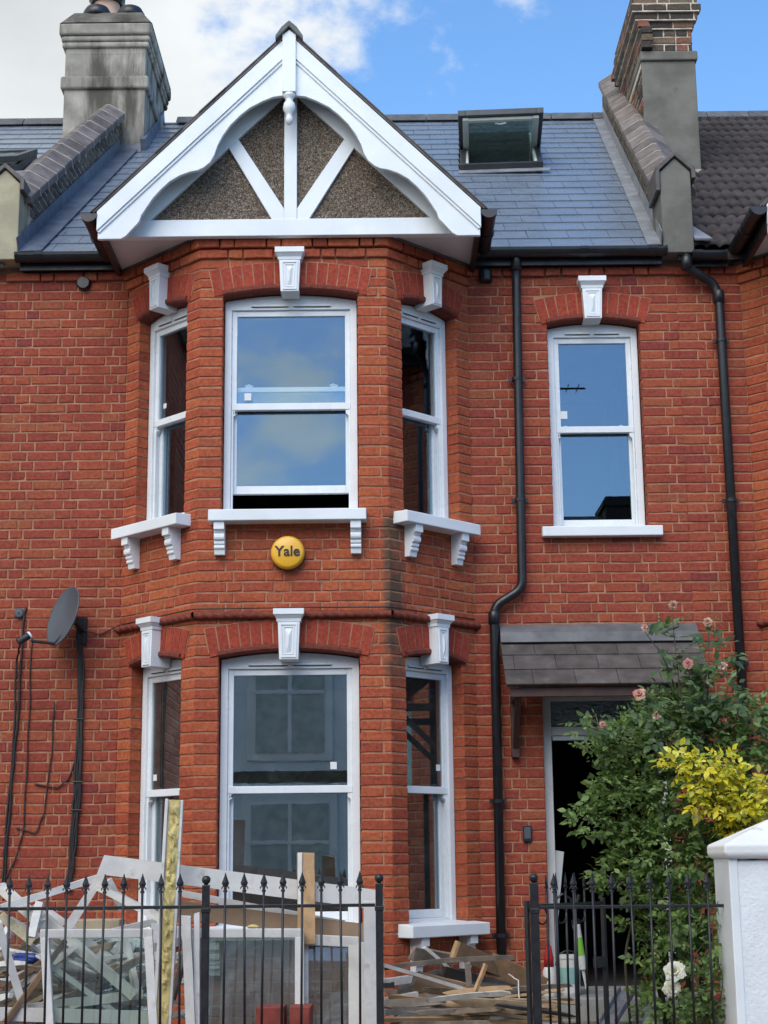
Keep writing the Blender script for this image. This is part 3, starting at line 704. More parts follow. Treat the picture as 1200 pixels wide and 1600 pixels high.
    MB().box(xc-.047, xc+.047, YI-.004, YI+.05, 6.1, 7.12).build('inner_king_post', M['gable_white'], house, bev=.003)
    MB().prism([P(-1.13,6.05),P(1.13,6.05),P(0,7.22)], YI+.03, YI+.06).build('pebbledash_panel', M['pebble'], house)
    MB().prism([P(-hw+.02,6.0),P(hw-.02,6.0),P(hw-.02,6.12),P(0,7.47),P(-hw+.02,6.12)], YI+.07, YI+.10).build('gable_backing', M['gable_white'], house)
    MB().box(xc-hw+.028, xc+hw-.028, YI+.0, .0, 6.014, 6.03).build('soffit', M['soffit'], house)
    MB().prism([(xc-hw+.03,5.99),(xc-1.29,5.99),(xc-1.29,6.11),(xc-hw+.03,6.11)], YB+.04, YI+.05).build('soffit_return', M['soffit'], house)
    MB().prism([(xc+1.29,5.99),(xc+hw-.03,5.99),(xc+hw-.03,6.11),(xc+1.29,6.11)], YB+.04, YI+.05).build('soffit_return', M['soffit'], house)
    kp = MB().prism([P(-.05,7.02),P(.05,7.02),P(.05,7.475),P(0,7.515),P(-.05,7.475)], YB-.045, YB+.05).build('king_post', M['gable_white'], house, bev=.004)
    m = Matrix.Translation((xc, YB-.0, 0))
    MB().lathe([(.036,7.03),(.046,7.015),(.046,7.0),(.030,6.985),(.026,6.965),(.040,6.945),(.047,6.915),(.044,6.89),(.030,6.865),(.022,6.85),(.024,6.84),(.030,6.82),(.026,6.80),(.016,6.785),(.002,6.775)], 20, m).build('turned_pendant', M['gable_white'], kp, smooth=True)
    MB().prism([P(-.10,7.425),P(.0,7.53),P(.10,7.425),P(.10,7.46),P(.055,7.53),P(0,7.58),P(-.055,7.53),P(-.10,7.46)], YB-.07, .25).build('ridge_tile', M['ridge'], house, bev=.006)
    MB().prism([P(-.10,7.425),P(.0,7.53),P(.10,7.425),P(.10,7.46),P(.055,7.53),P(0,7.58),P(-.055,7.53),P(-.10,7.46)],   .26, 1.85).build('ridge_tile', M['ridge'], house, bev=.006)

house = empty('terraced_house', (0,0,0), 'red brick terraced house with white gabled two storey bay and open doorway', 'house')
nbr = empty('terraced_house', (4.6,0,0), 'red brick house cut off by the right edge, with brown tiled roof', 'house')
nbl = empty('terraced_house', (-5.0,0,0), 'house past the left chimney, showing only its grey slate roof and cream kneeler', 'house')
XL, XR = -2.90, 2.275      # party wall lines
sink = BrickSink(300); sinkR = BrickSink(220); sinkL = BrickSink(0)
bay(house, sink, 0.0)
DXN = 2.77 - XA
bay(nbr, sinkR, DXN, detail=False, only_left=True)
gable(house, 0.0); gable(nbr, 4.82)

# main wall: door and upper window openings
TM = frame_m((0,0,0), (1,0,0))
WO = (1.268, 1.975, 3.90, 5.535, .04); DO = (1.14, 2.06, .40, 2.715, .012)
wallm = mortar_wall(TM, XD-.05, XR, .2, 6.05, [WO, DO][:0] + [], 'main_wall', house) if False else None
mb = MB()
def wall_rects(mb, rects, th=.24, rec=.006):
    for a, b, c, d in rects: mb.box(a, b, rec, th, c, d)
e = .005
wall_rects(mb, [(XL, XA+.10, .2, 6.06), (XD-.10, DO[0]-e, .2, 6.06), (DO[1]+e, XR, .2, 6.06), (DO[0]-e, DO[1]+e, DO[3]+e, WO[2]-e),
    (DO[0]-e, WO[0]-e, WO[2]-e, 6.06), (WO[1]+e, DO[1]+e, WO[2]-e, 6.06), (WO[0]-e, WO[1]+e, 5.585, 6.06)])
mainw = mb.build('main_wall', M['mortar'], house)
opM = [(WO[0], WO[1], WO[2], WO[3]+.09), (DO[0], DO[1], DO[2], DO[3])]
courses(TM, XD, XR, .375, 5.925, opM, sink, 'brick_wall', mainw, True, ph=.03, keep=lambda u, z: not (abs(u-1.6215) < .385 and 5.55 < z < 5.78))
courses(TM, XL, XA, .375, 5.925, [], sink, 'brick_wall', mainw, False, ph=.11)
courses(TM, XD, XR, 5.925, 6.0, [], sink, 'brick_wall', mainw, False, ph=.0, off=-.03)
courses(TM, XL, XA, 5.925, 6.0, [], sink, 'brick_wall', mainw, False, ph=.0, off=-.03)
arch(TM, (WO[0]+WO[1])/2, WO[1]-WO[0], WO[3], WO[4], mainw, 11)
window(TM, (WO[0]+WO[1])/2, WO[1]-WO[0], 3.945, WO[3], WO[4], 4.73, house, stick=[(-.235,4.85,.055)], label='first floor sash window above the porch')
sill(TM, 1.175, 2.07, 3.862, 3.94, .075, house)
keystone(TM, (WO[0]+WO[1])/2-.008, 5.885, 5.555, house)
sink.finish(house)
# right neighbour's wall strip
mb = MB(); mb.box(XR, 2.77+.12, .006, .24, .2, 6.06); nw = mb.build('main_wall', M['mortar'], nbr)
courses(TM, XR, 2.77, .375, 5.925, [], sinkR, 'brick_wall', nw, True, ph=.06); courses(TM, XR, 2.77, 5.925, 6.0, [], sinkR, 'brick_wall', nw, False, off=-.03)
sinkR.finish(nbr)
mb = MB(); mb.box(-5.2, XL, .006, .24, .2, 6.06); nw = mb.build('main_wall', M['mortar'], nbl)
courses(TM, -5.2, XL, .375, 6.0, [], sinkL, 'brick_wall', nw, False, ph=.02); sinkL.finish(nbl)
# rooms behind the windows
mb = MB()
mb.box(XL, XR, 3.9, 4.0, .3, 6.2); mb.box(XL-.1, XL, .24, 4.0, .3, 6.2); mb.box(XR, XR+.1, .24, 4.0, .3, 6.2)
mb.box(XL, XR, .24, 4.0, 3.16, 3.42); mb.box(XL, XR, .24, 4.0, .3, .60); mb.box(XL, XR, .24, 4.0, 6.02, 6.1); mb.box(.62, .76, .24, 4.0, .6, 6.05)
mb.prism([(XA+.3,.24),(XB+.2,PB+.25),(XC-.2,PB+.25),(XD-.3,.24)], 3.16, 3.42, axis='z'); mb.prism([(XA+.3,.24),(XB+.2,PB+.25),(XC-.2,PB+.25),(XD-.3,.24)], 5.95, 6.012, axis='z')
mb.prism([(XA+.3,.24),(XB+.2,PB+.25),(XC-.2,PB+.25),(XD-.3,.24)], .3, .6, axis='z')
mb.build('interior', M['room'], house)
# ------------------------------------------------------------------ roofs
KS = .06; PT = R(36.0); EY, EZ = -.15, 6.10; RY = 4.36; RZ = EZ + (RY-EY)*math.tan(PT); SLOPE = (RY-EY)/math.cos(PT)
cs, sn = math.cos(PT), math.sin(PT)
def roof_pt(x, s, n=0.0): return Vector((x, EY + s*cs - n*sn, EZ + s*sn + n*cs))
def skx(x, s): return x + KS*s*cs       # party walls run slightly askew to the street
def skew_m(x, s, n=0.0):
    o = roof_pt(skx(x, s), s, n); yv = Vector((KS*cs, cs, sn)).normalized(); xv = Vector((1,-KS,0)).normalized(); return axes_m(o, xv, yv, xv.cross(yv))
def roof_m(x, s, n=0.0): return axes_m(roof_pt(x, s, n), (1,0,0), (0,cs,sn), (0,-sn,cs))
def decking(x0, x1, parent, mat):
    prof = ([(EY+.02,EZ-.03),(RY,RZ-.03),(2*RY-EY,EZ-.03),(2*RY-EY,EZ-.10),(RY,RZ-.12),(EY+.02,EZ-.10)])
    n = len(prof); vs = [(x + KS*(y-EY), y, z) for x in (x0, x1) for y, z in prof]
    return MB().add(vs, [tuple(range(n)), tuple(range(2*n-1, n-1, -1))] + [(i, i+n, (i+1)%n+n, (i+1)%n) for i in range(n)]).build('roof', mat, parent)
SKX0, SKX1, SKS0, SKS1 = .607, 1.372, 2.84, 4.42
prof = [(RY,RZ-.03),(2*RY-EY,EZ-.03),(2*RY-EY,EZ-.10),(RY,RZ-.12)]
rf = MB().add([(x + KS*(y-EY), y, z) for x in (XL, XR) for y, z in prof], [(0,1,2,3),(7,6,5,4)] + [(i, i+4, (i+1)%4+4, (i+1)%4) for i in range(4)]).build('roof', M['slate_old'], house)
for a, b, c, d in ((XL, SKX0+.03, .03, SLOPE), (SKX1-.03, XR, .03, SLOPE), (SKX0+.03, SKX1-.03, .03, SKS0+.04), (SKX0+.03, SKX1-.03, SKS1-.04, SLOPE)):
    vs = [roof_pt(skx(x, s), s, n) for n in (-.03, -.09) for x, s in ((a,c),(b,c),(b,d),(a,d))]
    MB().add(vs, [(0,1,2,3),(7,6,5,4)] + [(i, i+4, (i+1)%4+4, (i+1)%4) for i in range(4)]).build('roof_boarding', M['slate_old'], rf)
slate_v = [MB().box(.002, .298, 0, .235, -.0035, .0035).mesh('slate', M['slate']) for _ in range(1)]
_sl = {}
def slate(x0, x1, s, parent, gauge=.2, mat='slate', tag_='slate', h=.235, base=None, T=None):
    w = round(x1-x0, 3)
    if w < .03: return
    key = (w, h, mat)
    h = round(h, 3); key = (w, h, mat)
    if key not in _sl: _sl[key] = MB().box(.0018, w-.0018, 0, h, -.005, .005).mesh('slate', M[mat])
    m = (T or roof_m)(x0, s, .010) @ Matrix.Rotation(R(-2.1) + rs.uniform(-.004,.004), 4, 'X') @ Matrix.Rotation(rs.uniform(-.003,.003), 4, 'Z')
    link(bpy.data.objects.new(tag_, _sl[key]), parent, m)
def under_gable(x, s):
    p = roof_pt(x, s); return p.z < 7.50 - abs(x - XG) - .06
cnt = 0
GA, SW = .262, .32
for j in range(int(SLOPE/GA)+1):
    s = j*GA; lo, hi = skx(XL, s)+.125, skx(XR, s)-.125; x = XL + .05 - (.16 if j % 2 else 0)
    while x < hi:
        a, b = max(x, lo), min(x+SW, hi); xm = (a+b)/2; x += SW
        if b-a < .04: continue
        if under_gable(a+.02, s) and under_gable(b-.02, s): continue
        k0, k1 = skx(SKX0, s)-.01, skx(SKX1, s)+.01
        if s > SKS0-.2 and s < SKS1-.02:
            if a >= k0-.03 and b <= k1+.03: continue
            if a < k0 < b: b = k0
            if a < k1 < b: a = k1
            if b-a < .03: continue
        if xm < -2.40 and roof_pt(xm, s).y > 3.1: continue
        slate(a, b, s, rf, h=min(GA+.035, SLOPE-s)); cnt += 1
print('slates', cnt)
def ridge_run(x0, x1, parent, step=.45, mat='ridge', rise=.055):
    x = x0
    while x < x1 - .02:
        b = min(x+step, x1)
        MB().prism([(RY-.13, RZ-.075+.02),(RY-.02, RZ+rise-.01),(RY+.02, RZ+rise-.01),(RY+.13, RZ-.055),(RY+.13,RZ-.035),(RY+.03,RZ+rise+.012),(RY-.03,RZ+rise+.012),(RY-.13,RZ-.035)], x+.003, b-.003, axis='x').build('ridge_tile', M[mat], parent, bev=.005)
        x = b
ridge_run(-2.2, XR+.14, rf)
# valley leads where the gable meets the roof, lead along the parapets
for s in (-1, 1):
    p = [Vector((XG, 0, 7.5))]
    a = roof_pt(XG + s*1.34, .0, .016); top = Vector((XG, EY + (7.53-EZ)/math.tan(PT), 7.53))
    d = (top - a).normalized(); w = Vector((s,0,0)) * .10
    MB().add([a, a+w, top+w*.6, top, a+Vector((0,0,-.02)), a+w+Vector((0,0,-.02)), top+w*.6+Vector((0,0,-.02)), top+Vector((0,0,-.02))], [(0,1,2,3),(4,7,6,5),(0,4,5,1),(1,5,6,2),(2,6,7,3)]).build('valley_lead', M['lead_dark'], house)
def par_lead(x0, x1, mat, s1=SLOPE, xw=None):
    MB().box(0, x1-x0, -.02, s1, .018, .026, skew_m(x0, 0)).build('lead_flashing', M[mat], house)
    up = xw if xw is not None else x1
    MB().box(-.004, .004, -.02, s1, .0, .13, skew_m(up, 0)).build('lead_upstand', M[mat], house)
par_lead(XR-.235, XR-.125, 'lead', xw=XR-.128); par_lead(XL+.115, XL+.30, 'lead_dark', s1=4.0, xw=XL+.125)
# ------------------------------------------------------------------ parapets on the party walls
def parapet(xp, s1, cop, hood, body, parent, side, s0=.30, h=.30, zk=6.70):
    pr = [(EY+.3, EZ+.1),(EY+s1*cs, EZ+s1*sn-.1),(EY+s1*cs, EZ+s1*sn+h/cs),(EY+s0*cs, EZ+s0*sn+h/cs),(EY+s0*cs, EZ)]; n = len(pr)
    vs = [(x + KS*(y-EY), y, z) for x in (xp-.112, xp+.112) for y, z in pr]
    par = MB().add(vs, [tuple(range(n)), tuple(range(2*n-1, n-1, -1))] + [(i, i+n, (i+1)%n+n, (i+1)%n) for i in range(n)]).build('parapet_wall', M['mortar_pale'], parent)
    dv = Vector((KS, 1, 0)).normalized(); T = axes_m(Vector((xp+side*.118, EY, 0)), dv*side, Vector((-dv.y, dv.x, 0))*side, (0,0,1))
    sk = BrickSink(0)
    def keep(u, z):
        y = EY + u*side*dv.y; zr = EZ + (y-EY)*math.tan(PT); return zr + .10 < z < zr + h/cs - .03 and EY+.32 < y < EY+s1*cs
    hi = s1*cs/dv.y
    courses(T, 0 if side > 0 else -hi, hi if side > 0 else 0, 6.15, 9.9, [], sk, 'brick_grey', keep=keep, st=.10, hd=.10); sk.finish(par, 'parapet_bricks')
    prof = [(-.165,-.012),(-.165,.045),(-.02,.135),(.02,.135),(.165,.045),(.165,-.012)]
    s = s0 + .06; L = .29
    while s < s1 - .05:
        m = skew_m(xp, s, h+.01 + rs.uniform(-.004,.004)) @ Matrix.Rotation(rs.uniform(-.015,.015), 4, 'Z')
        MB().prism(prof, .004, L-.010, m).build('coping_stone', M[cop], par, bev=.008)
        MB().prism([(x*.985, z-.002) for x, z in prof], L-.011, L+.005, m).build('coping_joint', M['mortar_pale'], par); s += L
    k = MB().prism([(xp-.118, EZ-.06),(xp+.118, EZ-.06),(xp+.118, zk),(xp, zk+.12),(xp-.118, zk)], EY-.035, EY+.36).build('kneeler', M[body], par, bev=.008)
    MB().prism([(xp-.155, zk-.16),(xp-.125,zk-.16),(xp-.122, zk+.01),(xp, zk+.125),(xp+.122,zk+.01),(xp+.125,zk-.06),(xp+.155,zk-.06),(xp+.155,zk+.03),(xp,zk+.165),(xp-.155,zk+.03)], EY-.06, EY+.30).build('kneeler_hood', M[hood], par, bev=.005)
    return par
parapet(XR, SLOPE+.06, 'coping', 'slate_old', 'render_grey', house, -1)
parapet(XL, 4.02, 'coping', 'slate_old', 'render_cream', house, 1, zk=6.66)
# ------------------------------------------------------------------ gutters, fascias, downpipes
def gutter(x0, x1, y, z, parent, name='gutter', r=.058, stops=(True, True), clips=()):
    o = [(y+r*math.cos(t), z+r*math.sin(t)) for t in [math.pi*(1+i/10) for i in range(11)]]; i_ = [(y+(r-.005)*math.cos(t), z+(r-.005)*math.sin(t)) for t in [math.pi*(2-i/10) for i in range(11)]]
    mb = MB().prism(o + i_, x0, x1, axis='x')
    big = [(y+(r+.007)*math.cos(t), z+.004+(r+.007)*math.sin(t)) for t in [math.pi*(1+i/10) for i in range(11)]]
    for f, x in zip(stops, (x0, x1-.02)):
        if f: mb.prism(big, x, x+.02, axis='x')
    g_ = mb.build(name, M['black'], parent)
    for x in clips: MB().prism(big, x-.03, x+.03, axis='x').build('gutter_clip', M['black'], g_)
    return g_
gutter(.73, XR-.09, -.155, 6.085, house, clips=(1.55, 2.08)); gutter(XL+.1, -2.05, -.155, 6.085, house, clips=(-2.62,))
for a, b in ((.72, XR-.12), (XL+.12, -2.03)): MB().box(a, b, -.095, -.07, 5.985, 6.10).build('fascia_board', M['black'], house); MB().box(a, b, -.07, .0, 6.002, 6.02).build('soffit_board', M['black'], house)
gutter(-5.2, XL-.1, -.155, 6.085, nbl); gutter(XR+.1, 2.64, -.155, 6.045, nbr, clips=(2.42,)); MB().box(XR+.1, 2.66, -.095, -.07, 5.96, 6.06).build('fascia_board', M['black'], nbr)
def pipe(name, pts, parent, r=.034, collars=(), clipz=(), x=None, y=-.06):
    p = MB().tube(pts, r, 14).build(name, M['black'], parent, smooth=True)
    for c in collars:
        MB().lathe([(r+.001,-.05),(r+.008,-.048),(r+.008,.042),(r+.001,.05)], 14, Matrix.Translation(c)).build('pipe_collar', M['black'], p, smooth=True)
    for c in clipz:
        MB().lathe([(r+.003,-.014),(r+.006,-.012),(r+.006,.012),(r+.003,.014)], 14, Matrix.Translation(c)).box(-.062, .062, .012, .03, -.016, .016, Matrix.Translation(c)).build('pipe_clip', M['black'], p)
    return p
Y = -.065
def smooth_path(pts, n=6, rad=.07):
    pts = [Vector(p) for p in pts]; out = [pts[0]]
    for a, b, c in zip(pts, pts[1:], pts[2:]):
        r1 = min(rad, (b-a).length*.45); r2 = min(rad, (c-b).length*.45); p = b + (a-b).normalized()*r1; q = b + (c-b).normalized()*r2
        for i in range(n+1):
            t = i/n; out.append(p*(1-t)**2 + b*2*t*(1-t) + q*t*t)
    return out + [pts[-1]]
pipe('downpipe', smooth_path([(1.035,Y-.07,6.05),(1.035,Y-.005,5.93),(1.012,Y,3.47),(.80,Y,3.34),(.79,Y,.3)]), house,
     collars=[(1.035,Y-.03,5.99),(.799,Y,3.255)], clipz=[(1.02,Y,5.08),(1.016,Y,4.14),(.795,Y,1.93),(.792,Y,1.0)])
MB().lathe([(.045,-.05),(.052,-.04),(.052,.03),(.045,.05)], 14, Matrix.Translation((.801,-.03,5.925))).build('overflow_pipe', M['black'], house)
MB().lathe([(.052,-.06),(.055,.0),(.045,.02)], 14, Matrix.Translation((-2.30,-.03,5.90)) @ Matrix.Rotation(R(90),4,'X')).build('overflow_pipe', M['black'], house)
pipe('downpipe', smooth_path([(2.335,-.15,6.03),(2.335,-.15,5.93),(2.555,Y,5.83),(2.585,Y,5.70),(2.592,Y,.3)], rad=.06), nbr, r=.036,
     collars=[(2.335,-.15,5.965),(2.585,Y,5.72)], clipz=[(2.585,Y,5.37),(2.588,Y,4.12),(2.59,Y,2.9)])
# ------------------------------------------------------------------ chimneys
def ring(mb, x0, x1, y0, y1, z0, z1): mb.box(x0, x1, y0, y1, z0, z1)
cx0, cx1, cy0, cy1 = -3.18, -2.36, 3.12, 4.5
ch = MB().box(cx0, cx1, cy0, cy1, 8.196, 9.298).build('chimney_stack', M['stack_render'], house, bev=.012)
for i, (e_, a, b) in enumerate([(.0,9.514,9.665),(.035,9.146,9.286),(.03,9.600,9.665),(.04,9.665,9.729),(.06,9.729,9.859)]):
    MB().box(cx0-e_, cx1+e_, cy0-e_, cy1+e_, a, b).build('chimney_band', M['stack_render'], ch, bev=.026, seg=3)
MB().box(cx0+.002, cx1-.002, cy0+.002, cy1-.002, 9.276, 9.708).build('chimney_neck', M['stack_render'], ch, bev=.012)
mb = MB(); o = .06
mb.add([(cx0-o,cy0-o,9.859),(cx1+o,cy0-o,9.859),(cx1+o,cy1+o,9.859),(cx0-o,cy1+o,9.859),(cx0+.06,cy0+.06,10.043),(cx1-.06,cy0+.06,10.043),(cx1-.06,cy1-.06,10.043),(cx0+.06,cy1-.06,10.043)], [(0,1,5,4),(1,2,6,5),(2,3,7,6),(3,0,4,7),(4,5,6,7)])
mb.build('chimney_cap', M['stack_cap'], ch, bev=.03, seg=3)
terra = pm('pale_terracotta_pot', (.52,.34,.25), .8, .2, 6, 60, .3)
pot = MB().lathe([(.15,10.032),(.155,10.161),(.135,10.189),(.135,10.356),(.16,10.378),(.16,10.421),(.12,10.427)], 24, Matrix.Translation((-2.86, 3.6, 0))).build('chimney_pot', terra, ch, smooth=True)
MB().lathe([(.165,10.356),(.19,10.399),(.19,10.464),(.05,10.594)], 20, Matrix.Translation((-2.86, 3.6, 0))).build('pot_cowl', M['black'], pot)
for x, y in ((-2.90, 3.30), (-2.56, 3.32)):
    MB().lathe([(.15,10.016),(.145,10.086),(.115,10.140),(.06,10.172),(.005,10.183)], 20, Matrix.Translation((x, y, 0))).build('flue_cap', M['black'], ch, smooth=True)
mb = MB().box(cx0-.02, cx1+.02, cy0-.03, cy0+.02, 8.250, 8.541); mb.build('chimney_lead', M['lead_dark'], ch)
MB().box(-.02, .03, -.05, 1.5, .0, .13, roof_m(cx1, 4.04)).build('chimney_lead', M['lead_dark'], ch)
# right-hand stack
qx0, qx1, qy0, qy1 = 2.46, 2.965, 2.06, 3.3
c2 = MB().box(qx0, qx1, qy0, qy1, 6.873, 8.835).build('chimney_stack', M['render_grey'], nbr, bev=.01)
MB().box(qx0-.012, qx1+.02, qy0-.03, qy1+.02, 8.829, 8.924).build('chimney_band', M['render_grey'], c2, bev=.014)
core = MB().box(qx0+.008, qx1-.03, qy0+.008, qy1-.01, 8.835, 9.652).build('chimney_shaft', M['mortar_pale'], c2)
sk2 = BrickSink(200)
TQ = frame_m((qx0, qy0, 0), (1,0,0)); TQL = axes_m((qx0, qy1, 0), (0,-1,0), (1,0,0), (0,0,1))
def ch_courses(z, off, n=1):
    for i in range(n):
        zz = z + i*COURSE; w = qx1-.022-qx0 + off; k = i
        # front
        xs = [-off]; 
        for st in ((.215,.1025,.215,.1025) if (round(zz/COURSE) % 2) else (.1025,.215,.215,.215)):
            if xs[-1] + st + .03 < w: xs.append(xs[-1] + st + .0105)
        xs.append(w + .0105)
        for a, b in zip(xs, xs[1:]): sk2.put(TQ, a, zz, b-a-.0105, .0635, 'brick_stock', core, True, off=-off)
        u = -off; L = qy1 - qy0
        while u < L:
            sk2.put(TQL, u, zz, .10, .0635, 'brick_stock', core, True, off=-off); u += .1105
    MB().box(qx0-off+.006, qx1-.03+off-.006, qy0-off+.006, qy1, z-.012, z+n*COURSE+.002).build('mortar_bed', M['mortar_pale'], c2)
ch_courses(8.935, 0, 3); ch_courses(9.160, 0.022, 1); ch_courses(9.235, 0.055, 1); ch_courses(9.310, 0.085, 1); ch_courses(9.385, 0.055, 2)
MB().add([(qx0-.05,qy0-.05,9.568),(qx1+.03,qy0-.05,9.568),(qx1+.03,qy1,9.568),(qx0-.05,qy1,9.568),(qx0+.08,qy0+.08,9.674),(qx1-.1,qy0+.08,9.674),(qx1-.1,qy1-.1,9.674),(qx0+.08,qy1-.1,9.674)], [(0,1,5,4),(1,2,6,5),(2,3,7,6),(3,0,4,7),(4,5,6,7),(0,3,2,1)]).build('chimney_flaunching', M['render_cream'], c2)
TQ2 = axes_m((qx0-.004, qy1, 0), (0,-1,0), (1,0,0), (0,0,1))
courses(TQ2, 0, qy1-qy0-.02, 6.996, 8.809, [], sk2, 'brick_stock', core, False, off=-.002)
MB().box(qx0-.002, qx0+.05, qy0+.03, qy1, 6.971, 8.835).build('chimney_side_mortar', M['mortar_pale'], c2)
sk2.finish(nbr, 'chimney_brickwork')
MB().box(qx1-.13, qx1-.01, qy0-.06, qy0+.03, 7.640, 7.714).build('chimney_foot_brick', M['render_cream'], c2, bev=.008)
MB().prism([(0,-.05),(.13,-.05),(.02,.55),(0,.55)], .06, .075, roof_m(XR+.12, 0, 0), axis='z').build('lead_flashing', M['lead'], nbr)
# ------------------------------------------------------------------ right neighbour's tiled roof
rn = decking(XR, 6.5, nbr, M['tile'])
def tile_mesh():
    n = 18; w = .30; L = .40; vs = []; fs = []
    zf = lambda u: .026*abs(math.sin(math.pi*3*u))**.8 if True else 0
    for y in (0, L):
        for i in range(n+1):
            u = i/n; vs.append((u*w, y, zf(u)))
    for i in range(n+1): vs.append((i/n*w, 0, zf(i/n)-.032))
    fs = [(i, i+1, i+n+2, i+n+1) for i in range(n)] + [(i+2*n+2, i+1+2*n+2, i+1, i) for i in range(n)]
    return MB().add(vs, fs).mesh('roof_tile', M['tile'], True)
tmesh = tile_mesh(); j = 0
while j*.315 < SLOPE - .1:
    x = skx(XR, j*.315) + .12
    while x < 4.3:
        p = roof_pt(x, j*.315)
        if not (x + .3 > 3.2 and p.z < 7.5 - abs(x+.15 - (XG+4.82)) - .1):
            link(bpy.data.objects.new('roof_tile', tmesh), rn, roof_m(x, j*.315, .022 + rs.uniform(-.002,.002)) @ Matrix.Rotation(R(-4.6), 4, 'X'))
        x += .298
    j += 1
ridge_run(XR+.36, 5.2, rn)
rl = decking(-5.45, XL, nbl, M['slate_old'])
for j in range(int(SLOPE/GA)+1):
    x = -5.36 - (.16 if j % 2 else 0); hi = skx(XL, j*GA) - .12
    while x < hi:
        b = min(x+SW, hi); slate(x, b, j*GA, rl, h=min(GA+.035, SLOPE-j*GA)); x += SW
ridge_run(-5.2, XL+.12, rl)
# ------------------------------------------------------------------ roof windows
white_fr = M['upvc']; dk = pm('grey_aluminium_cladding', (.05,.055,.06), .4, .15, 6, 40, .03, metal=.4)
pale_wood = pm('white_lacquered_wood', (.62,.66,.60), .45, .06, 4, 30, .05)
def roof_window(x0, x1, s0, s1, parent, ang):
    m = skew_m(x0, s0); w = x1-x0; L = s1-s0; t = .05; hgt = .075
    mb = MB().box(0, t, 0, L, 0, hgt).box(w-t, w, 0, L, 0, hgt).box(t, w-t, 0, t, 0, hgt).box(t, w-t, L-t, L, 0, hgt)
    fr = mb.build('roof_window', dk, parent, local=m, bev=.004)
    MB().box(t, t+.025, t, L-t, .0, hgt-.012).build('inner_lining', pale_wood, fr, local=m); MB().box(w-t-.025, w-t, t, L-t, .0, hgt-.012).build('inner_lining', pale_wood, fr, local=m)
    MB().box(t, w-t, t, L-t, -1.15, -1.14).build('roof_window_dark_sheet', pm('unlit_room_dark', (.03,.035,.045), .9, .1), fr, local=m)  # dark sheet below the opening; the unlit room is put into its colour
    MB().box(-.02, w+.06, -.12, .0, .012, .02).build('apron_flashing', M['lead'], fr, local=m)
    piv = m @ Matrix.Translation((0, L*.50, hgt+.0)) @ Matrix.Rotation(-ang, 4, 'X') @ Matrix.Translation((0, -L*.5, 0))
    sw = .055
    mb = MB().box(-.012, sw, 0, L, -.01, .045).box(w-sw, w+.012, 0, L, -.01, .045).box(sw, w-sw, 0, .085, -.01, .045).box(sw, w-sw, L-sw, L, -.01, .045)
    sa = mb.build('pivoting_sash', dk, fr, local=piv, bev=.004)
    mb = MB().box(.03, sw+.03, .04, L-.02, -.04, -.011).box(w-sw-.03, w-.03, .04, L-.02, -.04, -.011).box(sw+.03, w-sw-.03, .05, .105, -.04, -.011).box(sw+.03, w-sw-.03, L-.08, L-.02, -.04, -.011).build('sash_lining', pale_wood, sa if False else fr, local=piv, bev=.004)
    MB().box(sw-.01, w-sw+.01, .06, L-.04, .012, .02).build('pane', glass('roof_glass', (.62,.74,.70), f0=.22, veil=.75), fr, local=piv)  # pale reflection painted into the pane as a diffuse veil
    MB().tube([(w*.5-.05,.115,-.045),(w*.5,.10,-.06),(w*.5+.05,.10,-.05)], .008, 8).build('handle', M['upvc'], fr, local=piv)
    return fr
roof_window(SKX0, SKX1, SKS0, SKS1, house, R(33))
roof_window(-4.25, -3.52, 2.95, 3.68, nbl, R(6))
# ------------------------------------------------------------------ door and porch canopy
doorw = pm('dull_white_frame_paint', (.58,.57,.54), .5, .1, 5, 50, .08, dirt=.6, dirtcol=(.36,.34,.31), dirtscale=6)
a, b = DO[0]+.006, DO[1]-.006
df = MB().box(a, a+.062, .09, .20, .60, 2.71).box(b-.062, b, .09, .20, .60, 2.71).box(a+.062, b-.062, .09, .20, 2.66, 2.71).box(a+.062, b-.062, .088, .20, 2.405, 2.468).build('door_frame', doorw, house, bev=.004)
MB().box(a+.06, b-.06, .14, .148, 2.466, 2.662).build('fanlight_pane', M['glass_dark'], df)
MB().box(a+.07, a+.34, .09, .15, 2.37, 2.40).build('door_closer', M['upvc'], df, bev=.004)
MB().box(a+.008, a+.055, .20, 1.0, .62, 2.40).build('door', doorw, house, bev=.004)
MB().box(a, b, .0, .30, .56, .625).build('door_threshold', pm('worn_stone', (.30,.28,.25), .85, .2, 5, 60, .3), house, bev=.006)
MB().box(1.02, 2.16, -.42, -.004, .44, .60).build('door_step', pm('concrete_step', (.32,.31,.29), .9, .2, 5, 60, .3, dirt=.6, dirtcol=(.16,.15,.13)), house, bev=.01)
CX0, CX1, CYF, CZT, CZB = .852, 2.28, -.50, 3.115, 2.715
ca = math.atan2(CZT-CZB, -CYF); cl = math.hypot(CZT-CZB, CYF)
def can_m(x, s, n=0.0):
    o = Vector((x, CYF + s*math.cos(ca) - n*math.sin(ca), CZB + s*math.sin(ca) + n*math.cos(ca))); return axes_m(o, (1,0,0), (0,math.cos(ca),math.sin(ca)), (0,-math.sin(ca),math.cos(ca)))
can = MB().box(0, CX1-CX0, .02, cl+.02, -.03, -.004, can_m(CX0, 0)).build('porch_canopy', M['slate_old'], house)
for j in range(3):
    x = CX0 - [.13,.26,.08][j]*.9
    while x < CX1:
        a_, b_ = max(x, CX0-.012), min(x+.30, CX1+.012); x += .30
        slate(a_, b_, j*.195 - .01, can, mat='slate_old', h=.225, T=can_m)
MB().prism([(-.006,3.19),(-.07,3.13),(-.10,3.065),(-.11,3.07),(-.078,3.145),(-.006,3.21)], CX0-.01, CX1+.01, axis='x').build('lead_flashing', pm('weathered_canopy_lead', (.115,.115,.118), .6, .3, 6, 40, .3), can)
